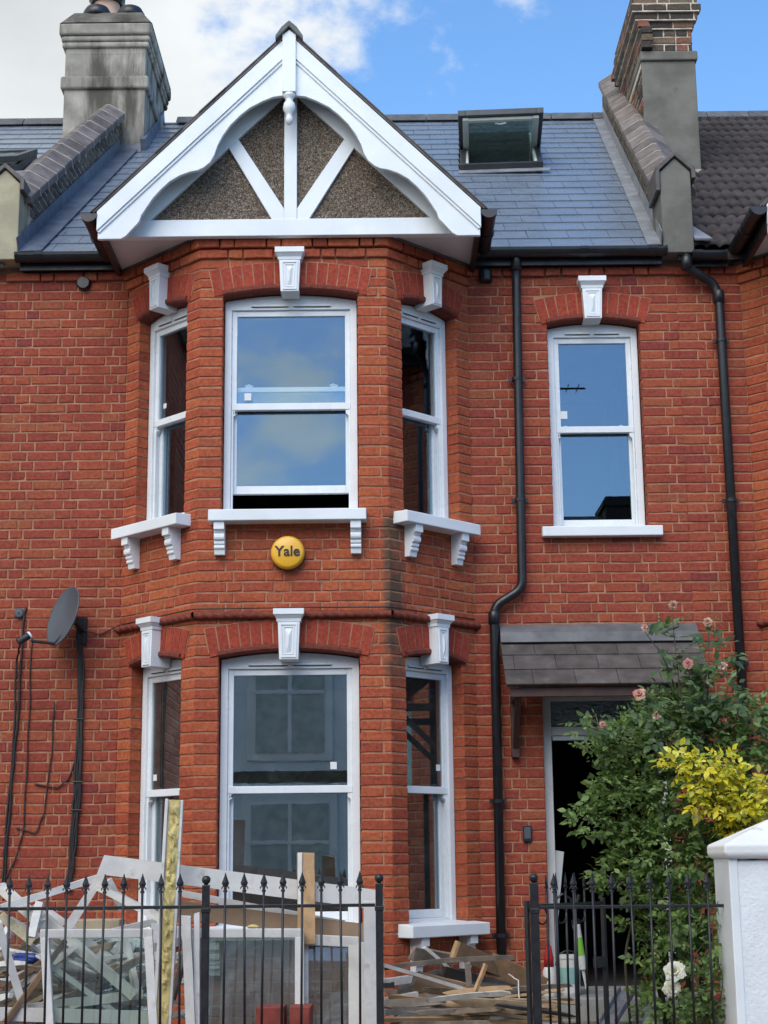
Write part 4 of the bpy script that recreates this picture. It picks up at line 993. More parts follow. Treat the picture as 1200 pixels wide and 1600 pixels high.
wood_r = pm('red_brown_stained_wood', (.065,.028,.022), .6, .25, 8, 60, .25)
MB().box(CX0+.02, CX1-.02, CYF+.035, CYF+.065, 2.635, 2.70).build('fascia_board', wood_r, can, bev=.003)
for x in (.905, 2.20):
    bk = MB().box(x, x+.055, -.07, -.004, 2.24, 2.68).box(x, x+.055, CYF+.06, -.07, 2.63, 2.685).build('gallows_bracket', wood_r, can, bev=.004)
    mm, L = beam_m((x+.0275, -.06, 2.32), (x+.0275, CYF+.10, 2.645)); MB().box(0, L, -.02, .02, -.022, .022, mm).build('bracket_strut', wood_r, bk)
# ------------------------------------------------------------------ house across the street, seen mirrored in the panes
opp = empty('opposite_house', (0,-15.2,0), 'pale blue white house across the street, mirrored in the window panes', 'house')
ow = pm('pale_blue_painted_render', (.70,.78,.84), .8, .08, 2, 30, .1)
MB().box(-30, 30, -20, -15.2, 0, 6.3).build('wall', ow, opp)
MB().prism([(-15.0,6.25),(-20.2,6.25),(-17.6,7.9)], -30, 30, axis='x').build('roof', M['tile'], opp)
MB().box(-30, 30, -15.35, -15.2, 2.75, 3.0).build('cornice', pm('grey_cornice', (.42,.44,.46), .8), opp, bev=.03)
MB().box(-30, 30, -15.3, -15.2, 6.0, 6.2).build('eaves_band', M['white'], opp, bev=.02)
for x in (-11,-8.6,-6.2,-3.6,-1.55,.9,3.4,5.6,8.2,10.6,13.2,15.6,18.0,-13.4,-15.8,-18.2):
    for z0, z1, hw_ in ((1.25,2.45,.62),(3.25,5.2,.55)):
        wf = MB().box(x-hw_-.14, x+hw_+.14, -15.2, -15.14, z0-.12, z1+.16).build('window', M['white'], opp, bev=.01)
        MB().box(x-hw_, x+hw_, -15.14, -15.12, z0, z1).build('pane', pm('far_window_pane', (.36,.43,.43), .5), wf)  # pane colour paled so its mirror image in the bay glass stays soft
        MB().box(x-.03, x+.03, -15.12, -15.105, z0, z1).build('mullion', M['white'], wf)
        MB().box(x-hw_, x+hw_, -15.12, -15.10, (z0+z1)/2-.03, (z0+z1)/2+.03).build('meeting_rail', M['white'], wf)
hg = MB().box(-30, 30, -13.9, -13.4, 0, 1.05).build('hedge', pm('dark_hedge', (.03,.05,.025), .9, .4, 9, 30, .6), None, bev=.1); tag(hg, 'clipped dark hedge across the street, mirrored low in the bay panes', 'hedge')
st = MB().box(4.15, 4.75, -18.3, -17.2, 6.4, 8.2).box(4.1,4.8,-18.35,-17.15,8.0,8.12).build('chimney_stack', M['brick_stock'], opp, bev=.02)
ae = MB().tube([(3.3,-17.6,7.6),(3.3,-17.6,10.6)], .03, 8).tube([(2.9,-17.6,10.4),(3.9,-17.6,10.4)], .02, 6)
for i in range(5): ae.tube([(2.95+i*.2,-17.85,10.4),(2.95+i*.2,-17.35,10.4)], .012, 5)
ae.build('television_aerial', M['iron'], opp)
# ------------------------------------------------------------------ things fixed to the wall
al = empty('alarm_box', (-.678, -.63, 3.52), 'round yellow burglar alarm box below the open first floor window', 'alarm')
mA = Matrix.Translation((-.678, -.63, 3.64)) @ Matrix.Rotation(R(90), 4, 'X')
MB().lathe([(.120,.0),(.122,.012),(.122,.03),(.112,.034)], 48, mA).build('back_plate', M['black'], al, smooth=False)
MB().lathe([(.118,.032),(.120,.048),(.114,.068),(.106,.078),(.098,.0815),(.002,.084)], 48, mA).build('front_cover', M['yellow'], al, smooth=True)
cu = bpy.data.curves.new('lettering', 'FONT'); cu.body = 'Yale'; cu.size = .102; cu.align_x = 'CENTER'; cu.align_y = 'CENTER'; cu.extrude = .0015; cu.offset = .0017
to = bpy.data.objects.new('lettering_source', cu); me = bpy.data.meshes.new_from_object(to); bpy.data.objects.remove(to); bpy.data.curves.remove(cu)
me.name = 'lettering'; me.materials.clear(); me.materials.append(M['ink'])
link(bpy.data.objects.new('lettering', me), al, Matrix.Translation((-.678, -.63-.0862, 3.642)) @ Matrix.Rotation(R(90), 4, 'X'))
me2 = MB().lathe([(.0045,0),(.0058,0),(.0058,.001),(.0045,.001)], 12, Matrix.Translation((-.582,-.704,3.674)) @ Matrix.Rotation(R(90),4,'X')).build('registered_mark', M['ink'], al)

grey_m = pm('grey_painted_steel', (.07,.083,.10), .45, .08, 5, 40, .05, spec=.5)
dish = empty('satellite_dish', (-2.27, 0, 3.05), 'grey satellite dish on its bracket left of the bay', 'satellite dish')
nrm = Vector((-.74, -.62, .26)).normalized()
zax = nrm; xax = Vector((0,0,1)).cross(zax).normalized(); yax = zax.cross(xax)
mD = axes_m((-2.33, -.26, 3.275), xax, yax, zax)
k = 28; prof = [(0.0,-.045),(.06,-.043),(.12,-.033),(.17,-.016),(.195,-.004),(.205,.0),(.209,-.004),(.205,-.012),(.17,-.024),(.1,-.045),(.0,-.055)]
MB().lathe([(max(r,.001), z) for r, z in prof], 36, mD @ Matrix.Diagonal((.98,1.1,1,1))).build('reflector', grey_m, dish, smooth=True)
hole = mD @ Vector((0,-.215,.0)); lnb = Vector((-2.575,-.36,3.10))
MB().tube([mD @ Vector((0,-.12,-.05)), hole, lnb + Vector((.05,0,-.02))], .011, 8).build('feed_arm', M['iron'], dish)
fd = (Vector((-2.33,-.26,3.275)) - lnb).normalized()
MB().tube([lnb - fd*.055, lnb + fd*.035], .026, 14).build('receiver', M['iron'], dish); MB().tube([lnb + fd*.035, lnb + fd*.05], [.03,.026], 14).build('receiver_cap', M['upvc'], dish)
MB().box(-.035,.035,-.04,.04,-.10,-.045, mD).build('dish_clamp', M['iron'], dish, bev=.004)
MB().tube([mD @ Vector((0,0,-.09)), (-2.255,-.12,3.24), (-2.235,-.02,3.20)], .017, 10).box(-2.275,-2.195,-.02,-.004,3.10,3.30).build('wall_bracket', M['iron'], dish)
jb = empty('cable_junction', (-2.70,0,3.28), 'small round dark grey cable cover on the wall left of the dish', 'cable cover')
MB().lathe([(.038,0),(.038,.02),(.030,.03),(.004,.032)], 20, Matrix.Translation((-2.70,-.001,3.335)) @ Matrix.Rotation(R(90),4,'X')).build('cover', grey_m, jb)
MB().lathe([(.006,.032),(.005,.035)], 8, Matrix.Translation((-2.70,-.001,3.335)) @ Matrix.Rotation(R(90),4,'X')).build('screw', M['iron'], jb)
cab = pm('black_cable_sheath', (.018,.016,.016), .5, .3, 20, 40, .05); cab2 = pm('brown_cable_sheath', (.04,.02,.018), .6, .3, 20, 40, .05)
def wig(pts, amp=.006, n=14, seed=1):
    r_ = random.Random(seed); out = []
    P = [Vector(p) for p in pts]
    for a, b in zip(P, P[1:]):
        for i in range(n): 
            t = i/n; p = a.lerp(b, t); out.append(p + Vector((r_.uniform(-amp,amp), r_.uniform(-amp*.3,0), 0)))
    return out + [P[-1]]
cb = empty('cable_bundle', (-2.24,0,1.35), 'thick bundle of black cables hanging down from the dish', 'cables')
for i, (dx, seed) in enumerate(((-.014,3),(.0,5),(.012,8),(.02,11))):
    pts = [(-2.255+dx*.4,-.07,3.16),(-2.235+dx,-.035,3.02),(-2.225+dx,-.022,2.6),(-2.235+dx*1.2,-.024,2.0),(-2.255+dx,-.022,1.62),(-2.27+dx*.6,-.024,1.34)]
    MB().tube(smooth_path(wig(pts, .006, 6, seed), 3, .03), .0095, 8).build('cable', cab, cb, smooth=True)
for z in (2.55, 2.1, 1.9): MB().tube([(-2.27,-.035,z),(-2.19,-.035,z)], .006, 6).build('cable_tie', cab, cb)
def cable(pts, r, mat, label, amp=.006, seed=2, rad=.05):
    o = MB().tube(smooth_path(wig(pts, amp, 5, seed), 3, rad), r, 7).build('cable', mat, None, smooth=True); return tag(o, label, 'cable', 'cables on the left wall')
cable([lnb+Vector((-.03,.02,-.03)),(-2.70,-.03,3.0),(-2.705,-.012,2.4),(-2.735,-.012,1.8),(-2.75,-.014,1.32)], .008, cab, 'thin black cable hanging from the dish receiver, leftmost on the wall', seed=4)
cable([(-2.655,-.008,3.38),(-2.665,-.02,3.25),(-2.68,-.016,2.6),(-2.71,-.014,2.0),(-2.735,-.014,1.32)], .0085, cab, 'slack black cable from the drilled hole beside the round cover', seed=6)
cable([(-2.60,-.006,3.15),(-2.60,-.01,2.4),(-2.61,-.01,1.75),(-2.66,-.012,1.55),(-2.74,-.014,1.40)], .006, cab2, 'thin brown cable straight down the wall, curving left at its foot', seed=9)
cable([(-2.42,-.006,2.68),(-2.425,-.01,2.3),(-2.46,-.01,1.9),(-2.52,-.01,1.74),(-2.66,-.01,1.78)], .0055, cab2, 'short thin brown cable swinging left below the dish', seed=12)
cable([(-2.26,-.01,2.25),(-2.30,-.012,2.12),(-2.38,-.012,2.06),(-2.54,-.012,2.09)], .006, cab2, 'short brown cable looping left out of the black bundle', seed=15)
cable([(-2.22,-.03,3.20),(-2.1,-.01,3.17),(-1.96,-.02,3.235),(-1.34,-.66,3.25),(-.66,-.67,3.252),(.03,-.668,3.25),(.66,-.03,3.25)], .005, cab, 'thin dark cable running round the bay above the string course', amp=.003, seed=18)
pl = empty('doorbell', (1.003,0,1.64), 'small grey and black doorbell panel beside the doorway', 'doorbell')
MB().box(.972,1.034,-.022,.0,1.645,1.762).build('housing', M['iron'], pl, bev=.006); MB().box(.98,1.026,-.027,-.02,1.665,1.745).build('face_plate', grey_m, pl, bev=.003)

# ------------------------------------------------------------------ railings, gate, pillar
FY = -2.8
bar_mesh = {}
def finial_prof(): return [(.0065,-.05),(.011,-.044),(.011,-.036),(.0065,-.03),(.0065,-.018),(.010,-.012),(.016,.0),(.0185,.012),(.013,.030),(.006,.055),(.0008,.078)]
_bar = MB().tube([(0,0,-.76),(0,0,.08)], .0068, 8).mesh('bar', M['iron'], True)
_fin = MB().lathe(finial_prof(), 4, Matrix.Diagonal((1.25,.55,1,1)) @ Matrix.Rotation(R(0),4,'Z')).lathe([(.004,-.03),(.013,-.022),(.004,-.012)], 10)
for s in (-1,1): _fin.tube([(0,0,-.010),(s*.014,0,-.010),(s*.023,0,-.020),(s*.022,0,-.030)], [.005,.005,.004,.002], 6)
_fin = _fin.mesh('finial', M['iron'])
def picket(parent, m, h=0.0):
    t_ = Matrix.Rotation(rs.uniform(-.012,.012), 4, 'Y')
    b = link(bpy.data.objects.new('bar', _bar), parent, m @ t_); link(bpy.data.objects.new('finial', _fin), b, m @ t_ @ Matrix.Translation((0,0,.115 + h)) @ Matrix.Rotation(rs.uniform(-.3,.3),4,'Z') @ Matrix.Diagonal((.86,.86,.84,1)))
    if False: pass
def post(parent, m, w=.02, top=.115):
    p = MB().box(-w,w,-w,w,-.80,top).box(-w-.004,w+.004,-w-.004,w+.004,-.03,-.005).build('post', M['iron'], parent, local=m, bev=.003)
    MB().lathe([(.010,top-.004),(.012,top+.006),(.020,top+.012),(.0245,top+.025),(.022,top+.038),(.013,top+.047),(.001,top+.049)], 18).build('ball_finial', M['iron'], p, local=m, smooth=True)
    return p
def bars_between(parent, m, x0, xs, x1, zr=0.0):
    MB().box(x0, x1, -.006, .006, -.009, .009).build('top_rail', M['iron'], parent, local=m, bev=.002)
    MB().box(x0, x1, -.006, .006, -.700, -.676).build('bottom_rail', M['iron'], parent, local=m, bev=.002)
    for x in xs: picket(parent, m @ Matrix.Translation((x,0,0)))
mF = Matrix.Translation((0, FY, 1.284))
f1 = empty('railing_panel', (-1.9,FY,.45), 'black spearhead railing panel at the left, in front of the old window frames', 'railing', 'front railings')
bars_between(f1, mF, -3.9, [-1.009 - .116 - .1025*i for i in range(27)], -1.0); post(f1, mF @ Matrix.Translation((-.985,0,0)))
f2 = empty('railing_panel', (-.5,FY,.45), 'black spearhead railing panel between two ball topped posts, left of the gateway', 'railing', 'front railings')
bars_between(f2, mF, -.96, [-.985 + .104*(i+1) for i in range(8)], -.07); pp = post(f2, mF @ Matrix.Translation((-.048,0,0)))
MB().box(-.03,.022,-.026,.012,-.43,-.405, mF).tube([(.02,FY-.01,1.284-.43),(.02,FY-.01,1.284-.40)], .009, 8).build('latch_keep', M['iron'], pp)
f3 = empty('railing_panel', (1.3,FY,.45), 'black spearhead railing panel between the gateway and the white pillar', 'railing', 'front railings')
m3 = Matrix.Translation((0, FY, 1.262))
bars_between(f3, m3, .80, [1.728 - .1035*i for i in range(9)], 1.82); post(f3, m3 @ Matrix.Translation((.79,0,0)), w=.022, top=.13)
gt = empty('iron_gate', (.77,FY,.45), 'open black iron gate swung inwards beside the doorway path', 'gate')
mG = Matrix.Translation((.752, FY+.03, 1.268)) @ Matrix.Rotation(R(52), 4, 'Z')
bars_between(gt, mG, 0, [.10*(i+1) for i in range(7)], .8)
MB().box(-.012,.012,-.012,.012,-.72,.03).build('hinge_stile', M['iron'], gt, local=mG, bev=.003); MB().box(.79,.815,-.012,.012,-.72,.03).build('latch_stile', M['iron'], gt, local=mG, bev=.003)
MB().box(.70,.80,-.02,.02,-.36,-.30).build('gate_latch', M['iron'], gt, local=mG, bev=.004)
for x0 in (.15,.35,.55): MB().tube([(x0+.05*math.cos(t),0,-.055+.045*math.sin(t)) for t in [i*math.pi/8 for i in range(17)]], .005, 6).build('scroll', M['iron'], gt, local=mG)
lw = MB().box(-9, .0, FY-.12, FY+.12, .0, .54).build('low_wall', M['brick_rubbed'], None, bev=.01); tag(lw, 'low wall under the railings left of the gateway', 'wall')
lw = MB().box(.74, 1.82, FY-.12, FY+.12, .0, .54).build('low_wall', M['brick_rubbed'], None, bev=.01); tag(lw, 'low wall under the railings right of the gateway', 'wall')
pil = empty('gate_pillar', (2.05,-2.8,0), 'white rendered gate pillar with chipped pyramid cap at the right', 'pillar')
roughw = pm('white_roughcast_paint', (.76,.78,.80), .75, .05, 4, 45, .9, spec=.3, dirt=.70, dirtcol=(.60,.62,.64), dirtscale=6)
MB().box(1.835, 2.32, -2.985, -2.60, 0, 1.50).build('shaft', roughw, pil, bev=.012)
MB().box(1.812, 1.86, -2.992, -2.59, 0, 1.508).build('corner_band', M['white'], pil, bev=.006)
capm = pm('flaking_white_paint', (.78,.78,.77), .7, .06, 4, 60, .3, dirt=.60, dirtcol=(.27,.25,.22), dirtscale=5)
mb = MB(); x0,x1,y0,y1 = 1.785,2.42,-3.03,-2.55
mb.add([(x0+.02,y0+.02,1.508),(x1-.02,y0+.02,1.508),(x1-.02,y1-.02,1.508),(x0+.02,y1-.02,1.508),(x0,y0,1.53),(x1,y0,1.53),(x1,y1,1.53),(x0,y1,1.53),(x0,y0,1.582),(x1,y0,1.582),(x1,y1,1.582),(x0,y1,1.582),
    (2.08,-2.80,1.715),(2.13,-2.80,1.715),(2.13,-2.76,1.715),(2.08,-2.76,1.715)], [(0,3,2,1)] + [(i, (i+1)%4, (i+1)%4+4, i+4) for i in range(4)] + [(i+4, (i+1)%4+4, (i+1)%4+8, i+8) for i in range(4)] + [(i+8, (i+1)%4+8, (i+1)%4+12, i+12) for i in range(4)] + [(12,13,14,15)])
mb.build('pyramid_cap', capm, pil, bev=.012, seg=3)

# ------------------------------------------------------------------ stripped-out windows and timber in the garden
oldw = pm('weathered_white_paint', (.60,.585,.55), .65, .15, 7, 60, .3, dirt=.58, dirtcol=(.33,.29,.24), dirtscale=9)
oldw2 = pm('scuffed_white_gloss', (.64,.63,.60), .55, .12, 7, 60, .25, dirt=.56, dirtcol=(.44,.41,.36), dirtscale=7)
raw = pm('sawn_softwood', (.42,.26,.13), .75, .25, 12, 60, .3); ply = pm('brown_board', (.33,.225,.145), .8, .15, 5, 50, .2)
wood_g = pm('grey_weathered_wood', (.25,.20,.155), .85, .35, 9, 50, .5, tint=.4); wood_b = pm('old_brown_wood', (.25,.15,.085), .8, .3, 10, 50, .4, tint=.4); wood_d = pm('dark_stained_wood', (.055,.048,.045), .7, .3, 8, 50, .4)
wood_w = pm('flaking_white_wood', (.50,.48,.44), .8, .2, 10, 50, .4, dirt=.52, dirtcol=(.22,.17,.12), dirtscale=12)
foamm = pm('yellow_expanding_foam', (.62,.50,.20), .85, .2, 14, 45, .9, dirt=.60, dirtcol=(.40,.30,.14), dirtscale=14); foam2 = pm('pale_foam', (.66,.60,.40), .8, .2, 16, 50, .8)
blue = pm('blue_plastic_sheet', (.035,.075,.30), .35, .2, 9, 30, .4); beige = pm('beige_brick_faces', (.40,.33,.23), .9, .2, 6, 60, .3)
def plank(a, b, w, t, mat, name=None, label=None, cat='plank', group=None, roll=0.0, cut=0.0, bow=.0):
    m, L = beam_m(a, b, roll)
    n = 6; vs = []; r_ = rs
    for i in range(n+1):
        x = L*i/n; o = bow*math.sin(math.pi*i/n); j = lambda: r_.uniform(-.0015,.0015); c = cut if i == 0 else -cut*.4 if i == n else 0; sp = (lambda: r_.uniform(-.3,.3)*min(w,.06)) if i in (0, n) else (lambda: 0.0)
        vs += [(x-c+sp(), -t/2+j(), -w/2+o+j()), (x-c+sp(), t/2+j(), -w/2+o+j()), (x+c+sp(), t/2+j(), w/2+o+j()), (x+c+sp(), -t/2+j(), w/2+o+j())]
    fs = [(4*i+k, 4*i+(k+1)%4, 4*i+4+(k+1)%4, 4*i+4+k) for i in range(n) for k in range(4)] + [(3,2,1,0), (4*n,4*n+1,4*n+2,4*n+3)]
    mb = MB().add(vs, fs, None, rs.random())
    if name: 
        o = mb.build(name, mat, None, local=m); tag(o, label, cat, group)
        return o
    return mb, m
def stick(mb, L, w, t, m, tint, r_):
    """broken length of timber: snapped, uneven ends and a slight bow"""
    vs = []; bw = r_.uniform(-.02,.02)*L
    for x, k in ((0,1),(L*.12,0),(L*.5,0),(L*.88,0),(L,1)):
        o = bw*math.sin(math.pi*x/L); e = (lambda: r_.uniform(-1,1)*w*1.1) if k else (lambda: 0); q = r_.uniform(.45,.9) if k else 1
        vs += [(x+e(), -t/2*q, -w/2*q+o), (x+e(), t/2*q, -w/2*q+o), (x+e(), t/2*q, w/2*q+o), (x+e(), -t/2*q, w/2*q+o)]
    mb.add(vs, [(4*i+k, 4*i+(k+1)%4, 4*i+4+(k+1)%4, 4*i+4+k) for i in range(4) for k in range(4)] + [(3,2,1,0),(16,17,18,19)], m, tint)
GP = 'stripped out window parts in the garden'
plank((-1.637, -2.3, 1.513), (-0.031, -2.2, 1.295), .108, .028, oldw2, 'white_board', 'long white painted board lying aslant on top of the pile', 'board', GP, cut=.02)
plank((-2.204, -2.35, 1.278), (-1.68, -2.15, 1.441), .036, .05, oldw2, 'frame_bar', 'white frame bar rising to the right at the far left of the pile', 'frame bar', GP)
plank((-1.664, -2.16, 1.451), (-1.851, -2.2, 1.149), .05, .04, oldw, 'frame_bar', 'short splintered white bar slanting down left under the end of the long board', 'frame bar', GP)
plank((-1.681, -2.2, 1.394), (-1.279, -2.3, 1.203), .04, .05, oldw2, 'frame_bar', 'white bar slanting down right behind the foam edged post', 'frame bar', GP)
plank((-1.658, -1.95, 1.424), (-1.586, -1.9, 1.256), .035, .03, oldw, 'frame_bar', 'stub of white bar behind the apex of the pile', 'frame bar', GP)
plank((-2.291, -2, 1.394), (-1.971, -2.3, 1.185), .05, .05, oldw, 'frame_bar', 'dirty white bar entering from the left edge, sloping down right', 'frame bar', GP)
plank((-2.068, -2.1, 1.27), (-1.422, -2.4, 0.796), .05, .045, oldw, 'frame_bar', 'long dirty white bar crossing behind the small sash, low end right', 'frame bar', GP)
plank((-2.035, -1.9, 1.246), (-1.507, -2.1, 0.901), .045, .04, oldw, 'frame_bar', 'second long grey white bar parallel above the crossing one', 'frame bar', GP)
plank((-2.168, -2.55, 1.21), (-1.98, -2.5, 0.64), .042, .05, oldw2, 'frame_bar', 'white bar leaning at the left edge right behind the railings', 'frame bar', GP)
plank((-1.807, -2.45, 1.099), (-2.092, -2.6, 0.677), .028, .03, wood_b, 'timber_strip', 'thin brown timber strip crossing the left frames, low end left', 'timber', GP)
plank((-1.99, -2.3, 1.299), (-2.016, -2.35, 1.124), .045, .04, oldw2, 'frame_bar', 'short white upright stub left of the small sash', 'frame bar', GP)
plank((-2.225, -2.25, 1.236), (-2.047, -2.2, 1.09), .055, .05, foam2, 'foam_strip', 'strip of yellow foam stuck along a bar at the left edge', 'foam', GP)
plank((-2.001, -2.45, 0.737), (-1.394, -2.3, 0.798), .05, .05, oldw, 'frame_bar', 'grey white bottom bar near the ground left of the foam edged post', 'frame bar', GP)
plank((-2.151, -2.55, 0.72), (-1.312, -2.5, 0.687), .07, .04, oldw2, 'white_board', 'white board lying flat at the bottom left', 'board', GP)
plank((-1.75, -2.2, 0.981), (-1.428, -2, 1.002), .02, .03, oldw, 'frame_bar', 'thin white bar inside the small sash, upper of three', 'frame bar', GP)
plank((-1.711, -2.2, 0.91), (-1.39, -2, 0.973), .02, .03, oldw, 'frame_bar', 'thin white bar inside the small sash, middle of three', 'frame bar', GP)
plank((-1.673, -2.2, 0.853), (-1.404, -2, 0.923), .018, .03, wood_w, 'frame_bar', 'thin flaking bar inside the small sash, lowest of three', 'frame bar', GP)
plank((-1.542, -2, 1.076), (-1.43, -2.2, 0.766), .05, .03, oldw, 'frame_bar', 'white bar leaning behind the right stile of the small sash', 'frame bar', GP)
plank((-2.267, -2.05, 1.085), (-1.957, -2.15, 0.82), .04, .03, wood_g, 'timber_strip', 'grey timber strip low at the left edge under the foam', 'timber', GP)
plank((-2.156, -2.4, 0.841), (-1.949, -2.3, 0.988), .03, .02, wood_b, 'timber_strip', 'short brown strip beside the blue plastic at left', 'timber', GP)
plank((-1.348, -2.2, 1.047), (-1.22, -2, 1.073), .05, .03, oldw2, 'frame_bar', 'white offcut just right of the foam edged post, upper one', 'frame bar', GP)
plank((-1.353, -2.2, 0.941), (-1.198, -2.1, 1.005), .03, .03, oldw, 'frame_bar', 'white offcut just right of the foam edged post, lower one', 'frame bar', GP)
plank((-1.213, -2.35, 0.776), (-1.157, -2.2, 1.045), .03, .03, wood_g, 'timber_strip', 'grey strip leaning between the foam edged post and the big sash', 'timber', GP)
bx = MB().box(-1.98, -1.62, -1.75, -1.55, 1.08, 1.19).build('brown_box', beige, None, bev=.006); tag(bx, 'beige block lying behind the small old sash', 'block', GP)
sp = MB().box(-2.2, -1.5, -1.9, -1.4, .45, 1.08).build('rubble_heap', wood_g, None, bev=.05); tag(sp, 'dark heap of rubble under the left window frames', 'rubble', kind='stuff')
def sash(name, tl, tr, bl, br, wid, t, mat, label, glassm='glass_old', mid=None):
    """old wooden sash as a leaning frame: corner points of its outline (top left, top right, bottom left, bottom right)"""
    TL_, TR_, BL_, BR_ = map(Vector, (tl, tr, bl, br)); e_ = empty(name, (BL_ + BR_)/2, label, 'old window', GP)
    for nm, a, b in (('top_rail', TL_, TR_), ('stile', TL_, BL_), ('stile', TR_, BR_), ('bottom_rail', BL_, BR_)):
        m, L = beam_m(a, b)
        MB().box(-wid/2 if 'rail' in nm else wid/2, L + (wid/2 if 'rail' in nm else -wid/2), -t/2, t/2, -wid/2, wid/2, m).build(nm, mat, e_, bev=.004)
    if mid:
        for f in mid:
            m, L = beam_m(TL_.lerp(BL_, f), TR_.lerp(BR_, f)); MB().box(wid/2, L-wid/2, -t*.4, t*.4, -.012, .012, m).build('glazing_bar', mat, e_)
    if glassm:
        n = (TR_-TL_).cross(BL_-TL_).normalized()*.002
        MB().add([TL_+n, TR_+n, BR_+n, BL_+n, TL_-n, TR_-n, BR_-n, BL_-n], [(0,1,2,3),(7,6,5,4),(0,4,5,1),(1,5,6,2),(2,6,7,3),(3,7,4,0)]).build('pane', M[glassm], e_)
    return e_
sash('old_sash', (-1.913, -2.5, 1.14), (-1.339, -2.48, 1.137), (-1.832, -2.62, 0.537), (-1.273, -2.6, 0.53), .048, .045, oldw2, 'small old white sash with glass leaning behind the left railings')
sash('old_sash', (-1.103, -2.42, 1.132), (-0.499, -2.42, 1.126), (-1.077, -2.55, 0.489), (-0.491, -2.55, 0.483), .05, .045, oldw2, 'large old glazed sash behind the middle railings', 'glass_veiled')
sash('old_sash', (-0.484, -2.3, 1.086), (-0.186, -2.28, 1.068), (-0.476, -2.45, 0.472), (-0.18, -2.42, 0.466), .06, .04, oldw, 'narrow old glazed sash right of the large one', 'glass_veiled')
sash('old_sash', (-2.219, -1.95, 1.19), (-1.736, -1.85, 0.887), (-2.364, -2.2, 0.776), (-1.9, -2.1, 0.482), .045, .04, oldw, 'tilted old sash lying askew in the left pile')
sash('old_sash', (-1.847, -1.9, 1.074), (-1.408, -1.8, 1.177), (-1.749, -2.15, 0.625), (-1.325, -2.05, 0.682), .04, .04, oldw, 'old sash lying back behind the small one', mid=(.5,))
plank((-1.127, -2.5, 1.225), (-1.074, -2.58, 0.525), .05, .05, oldw, 'frame_post', 'grey white upright frame post left of the large old sash', 'post', GP)
plank((-1.069, -2.48, 1.238), (-1.05, -2.55, 0.522), .03, .03, oldw2, 'frame_post', 'narrow white upright beside the ball topped post', 'post', GP)
plank((-0.084, -2.52, 1.285), (-0.08, -2.55, 0.512), .105, .03, oldw2, 'frame_post', 'tall wide white board standing by the gateway post', 'board', GP)
plank((-0.18, -2.4, 1.063), (-0.178, -2.5, 0.508), .09, .03, oldw, 'frame_post', 'greyish upright board left of the tall wide white one', 'board', GP)
plank((-1.243, -2.05, 1.256), (-0.129, -2.15, 1.111), .10, .02, ply, 'brown_board', 'long brown board slanting behind the large old sash', 'board', GP)
plank((-1.219, -1.95, 1.342), (-0.27, -2, 1.161), .038, .03, oldw2, 'frame_bar', 'thin white bar slanting above the brown board', 'frame bar', GP)
plank((-0.472, -2.25, 1.57), (-0.463, -2.35, 1.063), .10, .05, raw, 'timber_stake', 'upright sawn timber stub with a white edge behind the long board', 'timber', GP)
plank((-0.504, -2.262, 1.566), (-0.495, -2.42, 0.502), .022, .055, oldw2, 'frame_bar', 'long white strip standing against the timber stub', 'frame bar', GP)
ck = MB().lathe([(.02,0),(.026,.008),(.016,.016),(.004,.02)], 9, Matrix.Translation((-0.762, -2.42, 1.156)) @ Matrix.Diagonal((1.4,1,1,1))).build('foam_lump', foamm, None); tag(ck, 'small yellow foam lump on top of the large old sash', 'foam')
# post with torn insulation foam along one face
pf = empty('foam_edged_post', (-1.259, -2.5, 0.519), 'tall leaning white board with torn yellow foam down its face', 'post', GP)
mP, LP_ = beam_m((-1.245, -2.55, 0.524), (-1.202, -2.48, 1.867))
MB().box(0, LP_, -.006, .036, -.046, .048, mP).build('board', oldw2, pf, bev=.003)
MB().box(0, LP_+.004, -.03, .02, .036, .054, mP).build('edge_strip', oldw2, pf, bev=.003)
vs = []; fs = []; nx, nz = 90, 7; r_ = random.Random(5)
for i in range(nx+1):
    x = LP_*(.02 + .98*i/nx); thin = .35 if i < 22 else 1.0
    for j_ in range(nz+1):
        z = -.030 + .060*j_/nz; nv = mnoise.fractal(Vector((x*16, z*40, 3.1)), 1.0, 2.0, 4); e_ = math.sin(math.pi*min(1,max(0,(j_+.25)/(nz+.5))))
        y = -.008 - max(0, .012 + .022*nv)*e_*thin - (.004 if nv > .15 else 0)
        vs.append((x, y, z + .004*nv))
fs = [(i*(nz+1)+j_, i*(nz+1)+j_+1, (i+1)*(nz+1)+j_+1, (i+1)*(nz+1)+j_) for i in range(nx) for j_ in range(nz)]
MB().add(vs, fs, mP).build('torn_foam', foamm, pf)
def crumple(c, r, mat, label, seed, cat='plastic'):
    rr = random.Random(seed); mb = MB(); n, k_ = 7, 12; vs = []
    for i in range(n+1):
        for j_ in range(k_):
            a_ = math.pi*i/n; b_ = 2*math.pi*j_/k_; d = Vector((math.sin(a_)*math.cos(b_), math.sin(a_)*math.sin(b_), math.cos(a_))); q = 1 + .5*mnoise.noise(d*2.2 + Vector((seed,0,0))) + rr.uniform(-.08,.08)
            vs.append(Vector(c) + Vector((d.x*r[0], d.y*r[1], d.z*r[2]))*q)
    mb.add(vs, [(i*k_+j_, i*k_+(j_+1)%k_, (i+1)*k_+(j_+1)%k_, (i+1)*k_+j_) for i in range(n) for j_ in range(k_)])
    o = mb.build('plastic_sheet', mat, None); tag(o, label, cat); return o
crumple((-2.073, -2.2, 0.991), (.10,.05,.03), blue, 'crumpled blue plastic at the far left of the pile', 3); crumple((-1.682, -2.3, 0.763), (.075,.05,.035), blue, 'crumpled blue plastic inside the small sash', 9)
